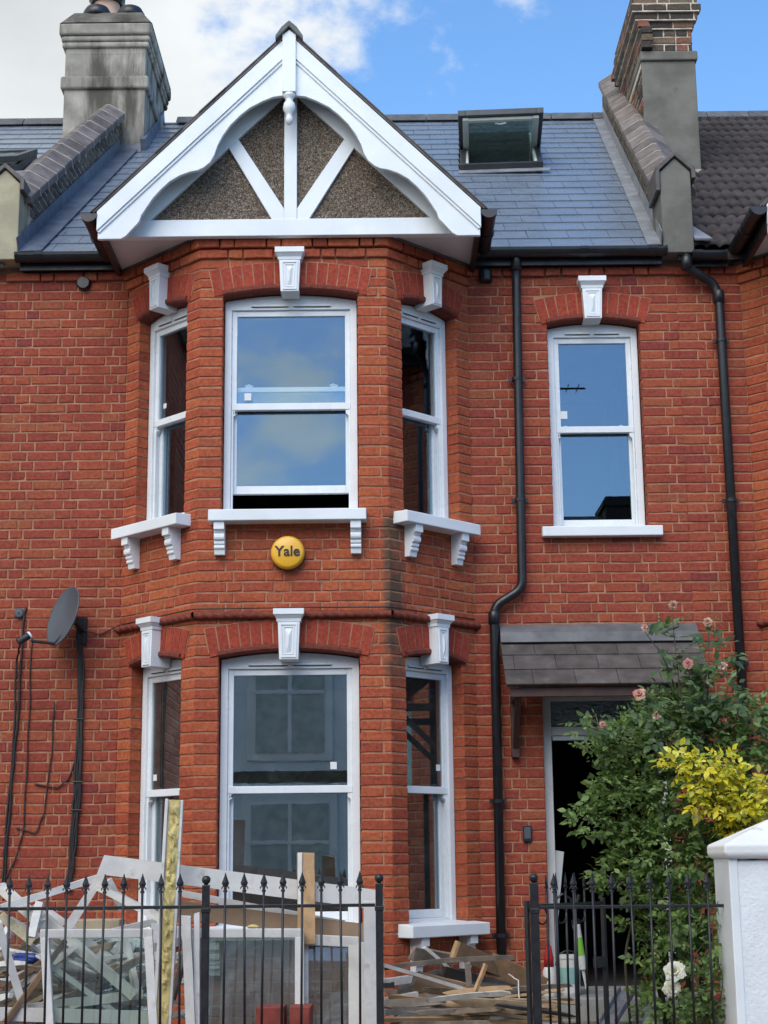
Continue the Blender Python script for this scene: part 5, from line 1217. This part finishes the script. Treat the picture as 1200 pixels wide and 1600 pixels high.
# loose bricks behind the railings
brk = pm('loose_red_brick', (.25,.05,.035), .85, .25, 14, 60, .4)
for (px, lab, n_, z_) in ((-.655, 'stack of loose red bricks behind the railings, left one of two', 3, 0), (-.465, 'stack of loose red bricks behind the railings, right one of two', 3, 0)):
    e_ = empty('brick_stack', (px, -2.62, .45), lab, 'bricks', 'loose bricks')
    for i in range(n_):
        v, f = brick_geo(.15 if px < -.6 else .11, .098, .2, rs); MB().add(v, f, Matrix.Translation((px-.07+rs.uniform(-.01,.01), -2.68, .45+i*.102+.0)) @ Matrix.Rotation(rs.uniform(-.06,.06),4,'Z')).box(.004,.10,.19,.2,.004,.09, Matrix.Translation((px-.07,-2.68,.45+i*.102))).build('brick', brk, e_)
# ------------------------------------------------------------------ heap of broken timber by the bay
GT = 'broken timber heap beside the bay'
def tp(a, b, w, t, mat, label, roll=0.0, bow=0.0): return plank(a, b, w, t, mat, 'timber_plank', label, 'plank', GT, roll, bow=bow)
tp((-0.029, -1.75, 0.893), (0.755, -1.55, 0.934), .026, .05, wood_g, 'long grey batten lying across the top of the timber heap', bow=.012)
jo = tp((0.419, -1.35, 0.972), (0.947, -1.1, 0.754), .105, .05, wood_b, 'thick brown joist with a pale sawn end on the timber heap', .1)
MB().box(-.012,.004,-.027,.027,-.054,.054, beam_m((0.419, -1.35, 0.972), (0.947, -1.1, 0.754), .1)[0]).build('sawn_end', raw, jo)
tp((0.635, -1.25, 0.883), (0.977, -1.2, 0.721), .14, .02, wood_b, 'wide brown board under the joist, right side of the heap', .3)
tp((0.322, -1.55, 0.829), (0.893, -1.45, 0.665), .13, .03, wood_d, 'dark stained board in the middle of the timber heap', .2)
tp((0.156, -1.65, 0.811), (0.67, -1.55, 0.675), .12, .02, ply, 'wide tan board in the middle of the timber heap', .35)
tp((-0.028, -1.8, 0.911), (0.489, -1.7, 0.752), .02, .03, wood_w, 'thin pale strip sloping down right across the heap')
tp((0.57, -1.95, 0.921), (0.417, -2.1, 0.585), .022, .02, raw, 'pale splintered stick standing up out of the heap')
tp((0.473, -1.7, 0.911), (0.486, -1.72, 0.702), .035, .02, wood_g, 'short grey upright stub in the heap')
tp((0.214, -1.6, 1.002), (0.449, -1.5, 0.798), .02, .05, wood_w, 'white edged strip leaning at the back of the heap')
tp((0.149, -1.45, 0.957), (0.372, -1.3, 0.908), .09, .03, wood_g, 'stained grey board at the back of the heap under the sill', .4)
tp((-0.03, -2, 0.715), (0.166, -1.9, 0.741), .05, .05, wood_w, 'white painted block end at the left of the heap, upper one')
tp((-0.03, -2, 0.658), (0.176, -1.9, 0.669), .035, .05, wood_w, 'white painted block end at the left of the heap, lower one')
tp((-0.029, -2, 0.826), (0.122, -1.9, 0.836), .04, .05, wood_w, 'whitish split lump at the left of the heap')
tp((0.176, -1.95, 0.709), (0.597, -1.85, 0.689), .03, .04, wood_g, 'grey batten pointing right in the lower heap')
tp((0.248, -2, 0.662), (0.711, -1.9, 0.599), .028, .05, wood_b, 'brown batten low in the heap, sloping slightly right')
tp((0.62, -1.7, 0.633), (0.973, -1.6, 0.565), .12, .03, wood_b, 'brown board at the lower right of the heap', .3)
tp((0.536, -1.7, 0.656), (0.958, -1.6, 0.591), .05, .06, wood_d, 'dark plank edge at the lower right of the heap')
tp((0.117, -2.05, 0.597), (0.71, -2, 0.544), .03, .04, raw, 'pale batten at the very bottom of the heap')
lath = pm('old_pale_lath', (.36,.265,.17), .85, .3, 12, 50, .4, tint=.45)
cols = (wood_g, lath, wood_w, wood_d, lath, wood_g, raw)
names = ('grey', 'brown', 'flaking white', 'dark', 'brown', 'grey', 'pale')
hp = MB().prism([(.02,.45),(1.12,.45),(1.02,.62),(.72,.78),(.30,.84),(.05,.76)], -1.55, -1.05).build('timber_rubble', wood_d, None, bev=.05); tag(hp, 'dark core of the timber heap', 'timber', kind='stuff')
rk = random.Random(31); mbs = {}
for i in range(260):
    lay = rk.random(); x = rk.uniform(.0, .75); y = rk.uniform(-2.25,-1.35); z = .46 + lay*.30*(1-abs(x-.4)*.5) ; L = rk.uniform(.3,.75); a_ = rk.uniform(-.4,.4) + (math.pi if rk.random()<.5 else 0); d = Vector((math.cos(a_), math.sin(a_)*.8, rk.uniform(-.16,.16)))
    m, LL = beam_m(Vector((x,y,z)) - d*0, Vector((x,y,z)) + d*L, rk.uniform(-.6,.6)); w, t = rk.choice(((.022,.012),(.03,.01),(.016,.012),(.025,.018),(.05,.012)))
    if not (-.05 < x + d.x*L < 1.12): continue
    k_ = rk.randrange(7); stick(mbs.setdefault(k_, MB()), LL, w, t, m, rk.random(), rk)
for k_, mb in mbs.items(): tag(mb.build('timber_offcuts', cols[k_], None), names[k_] + ' broken offcuts buried in the timber heap', 'timber', kind='stuff')
rk = random.Random(77); mbs = {}
lc = {0: oldw, 1: oldw2, 2: wood_w, 3: wood_g, 4: lath}; ln = {0: 'dirty white', 1: 'scuffed white', 2: 'flaking', 3: 'grey', 4: 'pale brown'}
for i in range(230):
    x = rk.uniform(-2.6,-1.25); y = rk.uniform(-2.45,-1.4); z = .5 + rk.random()**1.1*.62*(1 - abs(x+1.9)*.5); L = rk.uniform(.35,.95); a_ = rk.uniform(-.6,.6) + (math.pi if rk.random() < .5 else 0)
    d = Vector((math.cos(a_), math.sin(a_)*.6, rk.choice((-1,1))*rk.uniform(.05,.75))).normalized(); m, LL = beam_m(Vector((x,y,z)), Vector((x,y,z)) + d*L, rk.uniform(-.5,.5)); w, t = rk.choice(((.03,.025),(.035,.02),(.022,.016),(.018,.012),(.042,.03)))
    e_ = Vector((x,y,z)) + d*L
    if e_.x > -1.12 or e_.x < -2.9 or e_.z > 1.22 - abs(e_.x+1.9)*.3 or e_.z < .46 or e_.y < -2.5: continue
    k_ = rk.choice((0,0,1,2,2,3,4,4)); stick(mbs.setdefault(k_, MB()), LL, w, t, m, rk.random(), rk)
for k_, mb in mbs.items(): tag(mb.build('frame_offcuts', lc[k_], None), ln[k_] + ' broken offcuts under the old frames at the left', 'timber', kind='stuff')
tw = MB().tube(wig([(0.736, -1.5, 0.833), (0.786, -1.55, 0.798), (0.787, -1.6, 0.697), (0.786, -1.62, 0.565)], .004, 5, 3), .004, 6).build('twine', oldw2, None); tag(tw, 'loose white twine hanging on the right of the timber heap', 'twine')
# ------------------------------------------------------------------ builders' things at the door
red = pm('red_plastic', (.42,.015,.02), .4, .1, 6, 40, 0); grn = pm('green_label', (.22,.50,.05), .5, .1, 6, 40, 0)
sb = empty('spray_bottle', (1.12,-.62,.60), 'white bottle with a red cap on the doorstep', 'bottle')
cC = Matrix.Translation((1.10,-.30,.60))
MB().lathe([(.04,0),(.045,.01),(.045,.17),(.03,.205),(.018,.215)], 18, cC).build('body', oldw2, sb, smooth=True); MB().lathe([(.034,.20),(.034,.26),(.024,.30),(.018,.34),(.004,.345)], 18, cC).build('cap', red, sb, smooth=True)
st_ = empty('sealant_gun', (1.27,-.40,.60), 'white and green sealant tube standing nozzle down in the doorway', 'sealant tube')
cT = Matrix.Translation((1.335,-.42,.66)) @ Matrix.Rotation(R(-7),4,'Y')
MB().lathe([(.004,0),(.012,.12),(.026,.13),(.026,.16)], 14, cT).build('nozzle', oldw2, st_); MB().lathe([(.026,.16),(.026,.22)], 14, cT).build('band', oldw2, st_); MB().lathe([(.0265,.22),(.0265,.34)], 14, cT).build('label', grn, st_); MB().lathe([(.026,.34),(.026,.42),(.022,.425)], 14, cT).build('tube', oldw2, st_)
MB().box(-.03,.03,-.004,.004,.40,.46,cT).tube([cT @ Vector((0,0,.40)), cT @ Vector((-.01,0,.60)), cT @ Vector((-.06,0,.64)), cT @ Vector((-.13,.0,.60))], .009, 8).tube([cT @ Vector((.0,0,.5)), cT @ Vector((.05,0,.62))], .012, 8).build('gun_frame', M['iron'], st_)
sk_ = empty('plaster_sack', (1.23,-.25,.60), 'white printed tub standing behind the sealant tube', 'tub')
MB().lathe([(.07,0),(.078,.02),(.085,.24),(.09,.25),(.09,.27),(.08,.272)], 20, Matrix.Translation((1.245,-.18,.60))).build('tub', oldw2, sk_, smooth=False)
MB().lathe([(.0815,.08),(.0845,.19)], 20, Matrix.Translation((1.245,-.18,.60))).build('printed_band', pm('blue_green_print', (.25,.45,.42), .5), sk_)
MB().tube([Vector((1.245,-.18,.80)) + Vector((.09*math.cos(t),-.02,.10*math.sin(t))) for t in [i*math.pi/10 for i in range(11)]], .004, 6).build('bail_handle', M['iron'], sk_)
pk = MB().box(0, .95, -.012, .012, -.035, .035, beam_m((1.12,.08,.64),(1.24,.16,1.55), .4)[0]).build('leaning_board', doorw, None, bev=.003); tag(pk, 'narrow pale board leaning in the open doorway', 'board')
ml = MB().box(0, .62, -.055, .055, -.012, .0, beam_m((1.38,-1.12,.50),(1.60,-.55,.66))[0]).box(0,.62,-.055,-.045,-.012,.03, beam_m((1.38,-1.12,.50),(1.60,-.55,.66))[0]).box(0,.62,.045,.055,-.012,.03, beam_m((1.38,-1.12,.50),(1.60,-.55,.66))[0]).build('metal_channel', M['lead'], None); tag(ml, 'grey metal channel lying across the doorstep', 'metal channel')
rb = MB().box(0,.05,-.02,.02,0,.10, Matrix.Translation((1.70,-.5,.62))).lathe([(.03,0),(.034,.02),(.03,.14),(.012,.16)], 12, Matrix.Translation((1.74,-.55,.60))).build('red_bottle', red, None); tag(rb, 'red bottle half hidden behind the white rose', 'bottle')

# ------------------------------------------------------------------ planting
def inv3(px, py, Y):
    """survey helper: point on the upright plane at depth Y that was sighted at photo position (px, py)"""
    th = R(PITCH); c, s = math.cos(R(-.6)), math.sin(R(-.6)); u, v = px-600, 800-py; u, v = u*c - v*s, u*s + v*c
    t = (Y+11.7)/(2500*math.cos(th) - v*math.sin(th)); return Vector((u*t, Y, 1.5 + (2500*math.sin(th) + v*math.cos(th))*t))
def leaf_mat(name, stops, rough=.45, tr=.32):
    m, t, p = newmat(name); tv = tintval(t); c = ramp(t, tv, stops)
    c = mixc(t, rng(t, noi(t, 40, 3), .3, .7), mixc(t, 1.0, c, (.78,.8,.78), 'MULTIPLY'), c)
    t.links.new(c, p.inputs['Base Color']); p.inputs['Roughness'].default_value = rough; p.inputs['Specular IOR Level'].default_value = .35
    tl = t.nodes.new('ShaderNodeBsdfTranslucent'); t.links.new(mixc(t, 1.0, c, (1.2,1.5,.6), 'MULTIPLY'), tl.inputs[0])
    ms = t.nodes.new('ShaderNodeMixShader'); ms.inputs[0].default_value = tr; t.links.new(p.outputs[0], ms.inputs[1]); t.links.new(tl.outputs[0], ms.inputs[2])
    t.links.new(ms.outputs[0], t.nodes['Material Output'].inputs['Surface']); return m
L_green = leaf_mat('shrub_leaf', [(0,(.06,.10,.036)),(.3,(.10,.165,.052)),(.65,(.155,.24,.07)),(.9,(.21,.31,.09)),(.975,(.26,.36,.12)),(1,(.32,.26,.09))])
L_rose = leaf_mat('rose_leaf', [(0,(.055,.095,.048)),(.5,(.10,.165,.07)),(.85,(.16,.24,.09)),(1,(.22,.30,.12))], .38)
L_gold = leaf_mat('golden_leaf', [(0,(.36,.30,.02)),(.3,(.60,.47,.02)),(.7,(.82,.70,.05)),(.85,(.86,.80,.2)),(1,(.32,.40,.05))], .45, .3)
bark = pm('green_brown_stem', (.075,.07,.035), .8, .3, 10, 50, .3)
def leaf_geo(L, W, curl=.15, fold=.18):
    """pointed oval leaf, folded on its midrib and bent along its length; y = along the leaf, z = up"""
    st = [(0,0),(.18,.62),(.42,1.0),(.70,.72),(1.0,0)]; vs = []; 
    for u, w in st:
        z = -curl*L*u*u
        if w == 0: vs.append((0,u*L,z))
        else: vs += [(-w*W/2,u*L,z+fold*W*w*.5),(0,u*L,z),(w*W/2,u*L,z+fold*W*w*.5)]
    # idx: 0 | 1 2 3 | 4 5 6 | 7 8 9 | 10
    fs = [(0,2,1),(0,3,2),(1,2,5,4),(2,3,6,5),(4,5,8,7),(5,6,9,8),(7,8,10),(8,9,10)]
    return vs, fs
def orient(p, d, up, roll):
    d = d.normalized(); x = d.cross(up)
    if x.length < 1e-3: x = Vector((1,0,0))
    x.normalize(); z = x.cross(d); return axes_m(p, x, d, z) @ Matrix.Rotation(roll, 4, 'Y')
CAMP = Vector((0,-11.7,1.5))
class Plant:
    def __init__(s, name, base, label, cat, mat, seed, single=220):
        s.e = empty(name, base, label, cat); s.mat = mat; s.r = random.Random(seed); s.leaves = []; s.single = single; s.name = name
    def spray(s, p, d, size, n=5, var=.5, asp=.58):
        """a leaf stalk with paired leaflets and one at its end"""
        r = s.r; d = d.normalized(); up = Vector((r.uniform(-.5,.5), -.55 + r.uniform(-.5,.5), .8)); up.normalize()
        side = d.cross(up).normalized(); L = size*(1+r.uniform(-var,var)); st = size*1.9
        k = (n-1)//2
        for i in range(k):
            q = p + d*st*(i+1)/(k+1)
            for sg in (-1,1): s.leaves.append((q, side*sg + d*.55 + Vector((0,0,r.uniform(-.25,.15))), up, L*r.uniform(.75,1.05), asp))
        s.leaves.append((p + d*st*.95, d + Vector((0,0,r.uniform(-.3,.1))), up, L*1.1, asp))
    def clump(s, c, rad, n, size, nl=5, shell=.62):
        r = s.r; c = Vector(c)
        for _ in range(n):
            while True:
                v = Vector((r.uniform(-1,1), r.uniform(-1,1), r.uniform(-1,1)))
                if .05 < v.length <= 1: break
            v = v.normalized()*(v.length**(1-shell)); q = v.copy(); nz = mnoise.noise(v*1.7 + c*2.3)
            v *= 1 + .35*nz
            p = c + Vector((v.x*rad[0], v.y*rad[1], v.z*rad[2]))
            d = q + Vector((r.uniform(-.7,.7), r.uniform(-.8,.3), r.uniform(-.3,.5))); s.spray(p, d, size, nl)
    def stem(s, pts, r0, r1, leafy=0, size=.04, every=.05, nl=5):
        P = smooth_path(pts, 4, .12); n = len(P); MB().tube(P, [r0 + (r1-r0)*i/(n-1) for i in range(n)], 6).build('stem', bark, s.e, smooth=True)
        if leafy:
            acc = 0.0
            for a, b in zip(P, P[1:]):
                L = (b-a).length; acc += L; 
                while acc > every:
                    acc -= every; d = Vector((s.r.uniform(-1,1), s.r.uniform(-1,.4), s.r.uniform(-.2,.6))); s.spray(a.lerp(b, s.r.random()), d, size, nl)
    def finish(s):
        r = s.r; vis = sorted(range(len(s.leaves)), key=lambda i: (s.leaves[i][0]-CAMP).length - s.leaves[i][3]*18)
        top = set(vis[:s.single*2:2]); mb = MB(); shared = {}
        for i, (p, d, up, L, asp) in enumerate(s.leaves):
            m = orient(p, d, up, r.uniform(-.5,.5)); 
            if i in top:
                key = (round(L/.006), i % 3)
                if key not in shared:
                    v, f = leaf_geo(key[0]*.006, key[0]*.006*asp, .1+.1*(i%3), .2); shared[key] = MB().add(v, f).mesh('leaf', s.mat, True)
                link(bpy.data.objects.new('leaf', shared[key]), s.e, m)
            else:
                v, f = leaf_geo(L, L*asp*r.uniform(.85,1.1), r.uniform(.0,.3), r.uniform(.1,.3)); mb.add(v, f, m, r.random())
        o = mb.build('foliage', s.mat, s.e, smooth=True); tag(o, kind='stuff')
def rose(parent, c, rad, mats, seed, facing=Vector((0,-.7,.55)), layers=4, droop=False):
    """a rose flower: layered cupped petals round a heart"""
    r = random.Random(seed); z = facing.normalized(); x = z.cross(Vector((0,0,1))).normalized(); m0 = axes_m(c, x, z.cross(x), z)
    idx = 0
    for l in range(layers):
        f = l/(layers-1); n = 3 + l*2; rr = rad*(.42 + .58*f); tilt = .10 + 1.05*f**1.3
        for i in range(n):
            a = 2*math.pi*(i + .5*(l % 2))/n + r.uniform(-.35,.35); tl = tilt + r.uniform(-.22,.22); w = rr*r.uniform(.75,1.1); vs = []; ph = r.uniform(0,6.3); K = 6
            for v_ in range(K):
                t_ = v_/(K-1); curl = tl + .9*max(0, t_-.6)*f
                for u_ in range(K):
                    s_ = u_/(K-1)-.5; wd = w*(.35 + .75*math.sin(math.pi*min(1,.12+t_*.62))); hgt = t_*rr*(1-.5*s_*s_)
                    ruf = .07*rr*t_*t_*math.sin(s_*9+ph)
                    out = math.sin(curl)*hgt - 1.5*s_*s_*wd*.6 + rr*.06 + ruf; upz = math.cos(curl)*hgt*.85 - rr*.15*f + ruf*.6
                    vs.append((out, s_*wd, upz))
            fs = [(v_*K+u_, v_*K+u_+1, (v_+1)*K+u_+1, (v_+1)*K+u_) for v_ in range(K-1) for u_ in range(K-1)]
            MB().add(vs, fs, m0 @ Matrix.Rotation(a, 4, 'Z')).build('petal', mats[idx % len(mats)], parent, smooth=True); idx += 1
    return
pinkp = leaf_mat('pink_petal', [(0,(.62,.28,.26)),(.5,(.74,.42,.36)),(1,(.70,.20,.20))], .6, .3); brownp = leaf_mat('faded_petal', [(0,(.48,.30,.18)),(1,(.62,.42,.30))], .7, .2); whitep = leaf_mat('white_petal', [(0,(.80,.74,.66)),(.6,(.84,.81,.76)),(1,(.84,.72,.66))], .6, .25)
# big green shrub in front of the door
sh = Plant('green_shrub', (1.75,-1.7,.45), 'dense green leafy shrub in front of the open doorway', 'shrub', L_green, 11, 300)
for (px, py, Y_, rx, rz, n) in [
    (1010,1175,-1.7,.27,.22,150),(1075,1145,-1.75,.27,.20,130),(965,1165,-1.65,.13,.12,40),(930,1145,-1.6,.09,.06,16),(1150,1140,-1.8,.22,.15,80),
    (1000,1250,-1.7,.27,.2,150),(1080,1260,-1.8,.28,.24,150),(935,1283,-1.75,.14,.07,30),(1035,1335,-1.75,.30,.2,160),(985,1365,-1.8,.17,.13,60),
    (1085,1400,-1.8,.22,.24,130),(1040,1450,-1.75,.17,.22,90),(1075,1530,-1.8,.22,.26,120),(1150,1215,-1.9,.2,.25,90),(1030,1570,-1.75,.12,.18,50),(1190,1150,-1.9,.18,.16,60),(1110,1340,-2.0,.16,.16,80),(1050,1225,-2.0,.13,.14,60),(1045,1320,-2.05,.14,.17,80),(1050,1420,-2.0,.10,.15,45),(1100,1450,-2.0,.12,.2,70),(1180,1220,-1.9,.15,.15,60),(955,1230,-1.7,.12,.1,30)]:
    sh.clump(inv3(px, py, Y_), (rx, .28, rz), int(n*1.5), .040, 5)
for q in [(1.55,1.95),(1.72,2.35),(1.95,2.5),(2.15,2.4),(1.4,1.75),(1.85,1.6),(1.3,2.4)]:
    sh.stem([(1.75+(q[0]-1.75)*.2,-1.7,.45),(1.75+(q[0]-1.75)*.5,-1.75,(q[1]+.45)/2),(q[0],-1.72,q[1])], .013, .004)
for a_ in [[(1000,1400),(975,1490),(985,1600)],[(1060,1420),(1050,1500),(1045,1600)],[(1090,1440),(1100,1520),(1085,1600)]]:
    sh.stem([inv3(x, y, -1.72) for x, y in a_], .008, .009)
for (x, y, tx, ty) in [(1000,1180,905,1165),(960,1180,925,1195),(960,1300,905,1262),(1000,1370,930,1395),(1000,1290,915,1310),(1030,1480,985,1440),(1040,1540,990,1500),(1100,1130,1150,1085),(1150,1150,1200,1100),(1060,1130,1040,1075),(985,1170,896,1128),(960,1270,893,1283),(990,1330,925,1375),(970,1230,925,1225),(1000,1420,945,1380),(985,1450,955,1445)]:
    sh.stem([inv3(x, y, -1.7), inv3((x+tx)/2, (y+ty)/2-6, -1.85), inv3(tx, ty, -1.85)], .004, .0018, 1, .036, .028)
sh.finish()
# climbing rose with faded pink flowers reaching over the canopy
ro = Plant('climbing_rose', (1.9,-1.75,.45), 'tall rose with faded pink flowers reaching over the canopy', 'rose', L_rose, 23, 240)
tips = [((1065,1180),(1062,1075),(1050,962),.058),((1065,1110),(1040,1030),(1008,988),.055),((1100,1160),(1108,1060),(1107,975),.060),((1090,1180),(1130,1110),(1140,1060),.055),((1050,1190),(1020,1120),(998,1090),.05),((1080,1200),(1085,1120),(1075,1040),.055),
    ((1100,1190),(1150,1130),(1185,1110),.05),((1020,1180),(960,1150),(925,1125),.045)]
for a, b, c, sz in tips: ro.stem([inv3(*a,-1.85), inv3(*b,-1.95), inv3(*c,-1.95)], .006, .003, 1, sz, .062, 5)
for (px, py, Y_, rx, rz, n, sz) in [(1062,1110,-1.95,.16,.12,46,.05),(1120,1085,-1.95,.13,.13,40,.052),(1030,1140,-1.95,.14,.10,34,.048),(1110,1020,-1.95,.08,.10,14,.055),(1045,1000,-1.95,.06,.09,8,.056),(1165,1120,-1.95,.14,.10,30,.046)]:
    ro.clump(inv3(px, py, Y_), (rx, .16, rz), n, sz, 5)
ro.stem([(1.9,-1.75,.45),(1.85,-1.8,1.2),inv3(1075,1190,-1.85)], .016, .008)
for i, (px, py, rad, mt) in enumerate([(999,1084,.042,(pinkp,brownp,pinkp)),(1106,972,.03,(pinkp,brownp)),(1052,946,.03,(brownp,pinkp)),(1008,980,.026,(pinkp,brownp)),(1075,1037,.034,(pinkp,)),(1129,1042,.03,(whitep,pinkp)),(1026,1118,.028,(pinkp,whitep)),(942,1132,.022,(pinkp,)),(1088,1280,.03,(whitep,))]):
    fl = empty('x') if False else MB().lathe([(.003,0),(rad*.3,rad*.2),(rad*.2,rad*.5)], 8, Matrix.Translation(inv3(px, py, -2.05 if py < 1200 else -2.2))).build('flower', pinkp, ro.e, smooth=True)
    rose(fl, inv3(px, py, -2.06 if py < 1200 else -2.2), rad, mt, 40+i, Vector((-.3 + .15*(i % 4), -.7, .3 - .25*(i % 3))), 3)
ro.finish()
# golden shrub
go = Plant('golden_shrub', (2.1,-2.15,.45), 'bright yellow leaved shrub behind the white pillar', 'shrub', L_gold, 5, 280)
for (px, py, rx, rz, n) in [(1070,1198,.08,.05,16),(1100,1212,.12,.08,36),(1140,1237,.14,.10,50),(1165,1262,.12,.08,36),(1180,1275,.10,.06,22),(1055,1190,.06,.04,10),(1185,1245,.08,.08,22),(1130,1195,.08,.06,16),(1100,1250,.06,.05,12)]:
    go.clump(inv3(px, py, -2.36), (rx, .12, rz), n, .036, 5)
for c in [(1036,1186),(1045,1200),(1062,1176),(1060,1205),(1080,1195),(1092,1182),(1100,1200),(1118,1172),(1132,1165),(1128,1190),(1150,1200),(1160,1215),(1175,1225),(1188,1240),(1192,1262),(1186,1284),(1150,1280),(1120,1262),(1092,1262),(1098,1240),(1076,1222)]:
    go.stem([inv3(1150,1330,-2.25), inv3((1150+c[0])/2, (1290+c[1])/2, -2.32), inv3(c[0]*.7+1150*.3, c[1]*.7+1230*.3, -2.38), inv3(*c,-2.40)], .005, .0016, 1, .032, .042)
go.stem([(2.1,-2.25,.45),(2.1,-2.25,1.2),inv3(1150,1330,-2.25)], .014, .007); go.finish()
# white rose beside the pillar
wr = Plant('white_rose', (1.72,-2.66,.45), 'rose stem with large white flowers growing through the right railings', 'rose', L_green, 71, 120)
for pts in [[(1100,1600),(1118,1520),(1112,1440),(1122,1408)],[(1110,1600),(1095,1560),(1080,1500),(1102,1470)],[(1060,1620),(1054,1580),(1050,1545)],[(1095,1600),(1130,1560),(1128,1500)],[(1080,1600),(1120,1580),(1135,1545)]]:
    wr.stem([inv3(x, y, -2.66) for x, y in pts], .005, .0025, 1, .036, .045, 5)
wr.clump(inv3(1110,1560,-2.62), (.10,.06,.16), 40, .034, 5); wr.clump(inv3(1100,1480,-2.62), (.07,.05,.12), 18, .034, 5); wr.clump(inv3(1060,1590,-2.62), (.10,.06,.06), 22, .034, 5)
for i, (px, py, rad) in enumerate([(1054,1518,.060),(1050,1545,.050)]):
    fl = MB().lathe([(.003,0),(rad*.3,rad*.2),(rad*.2,rad*.5)], 8, Matrix.Translation(inv3(px, py, -2.68))).build('flower', whitep, wr.e, smooth=True)
    rose(fl, inv3(px, py, -2.70), rad, (whitep,), 90+i, Vector((-.25+.3*i,-.8,.45-.5*i)), 5)
wr.finish()
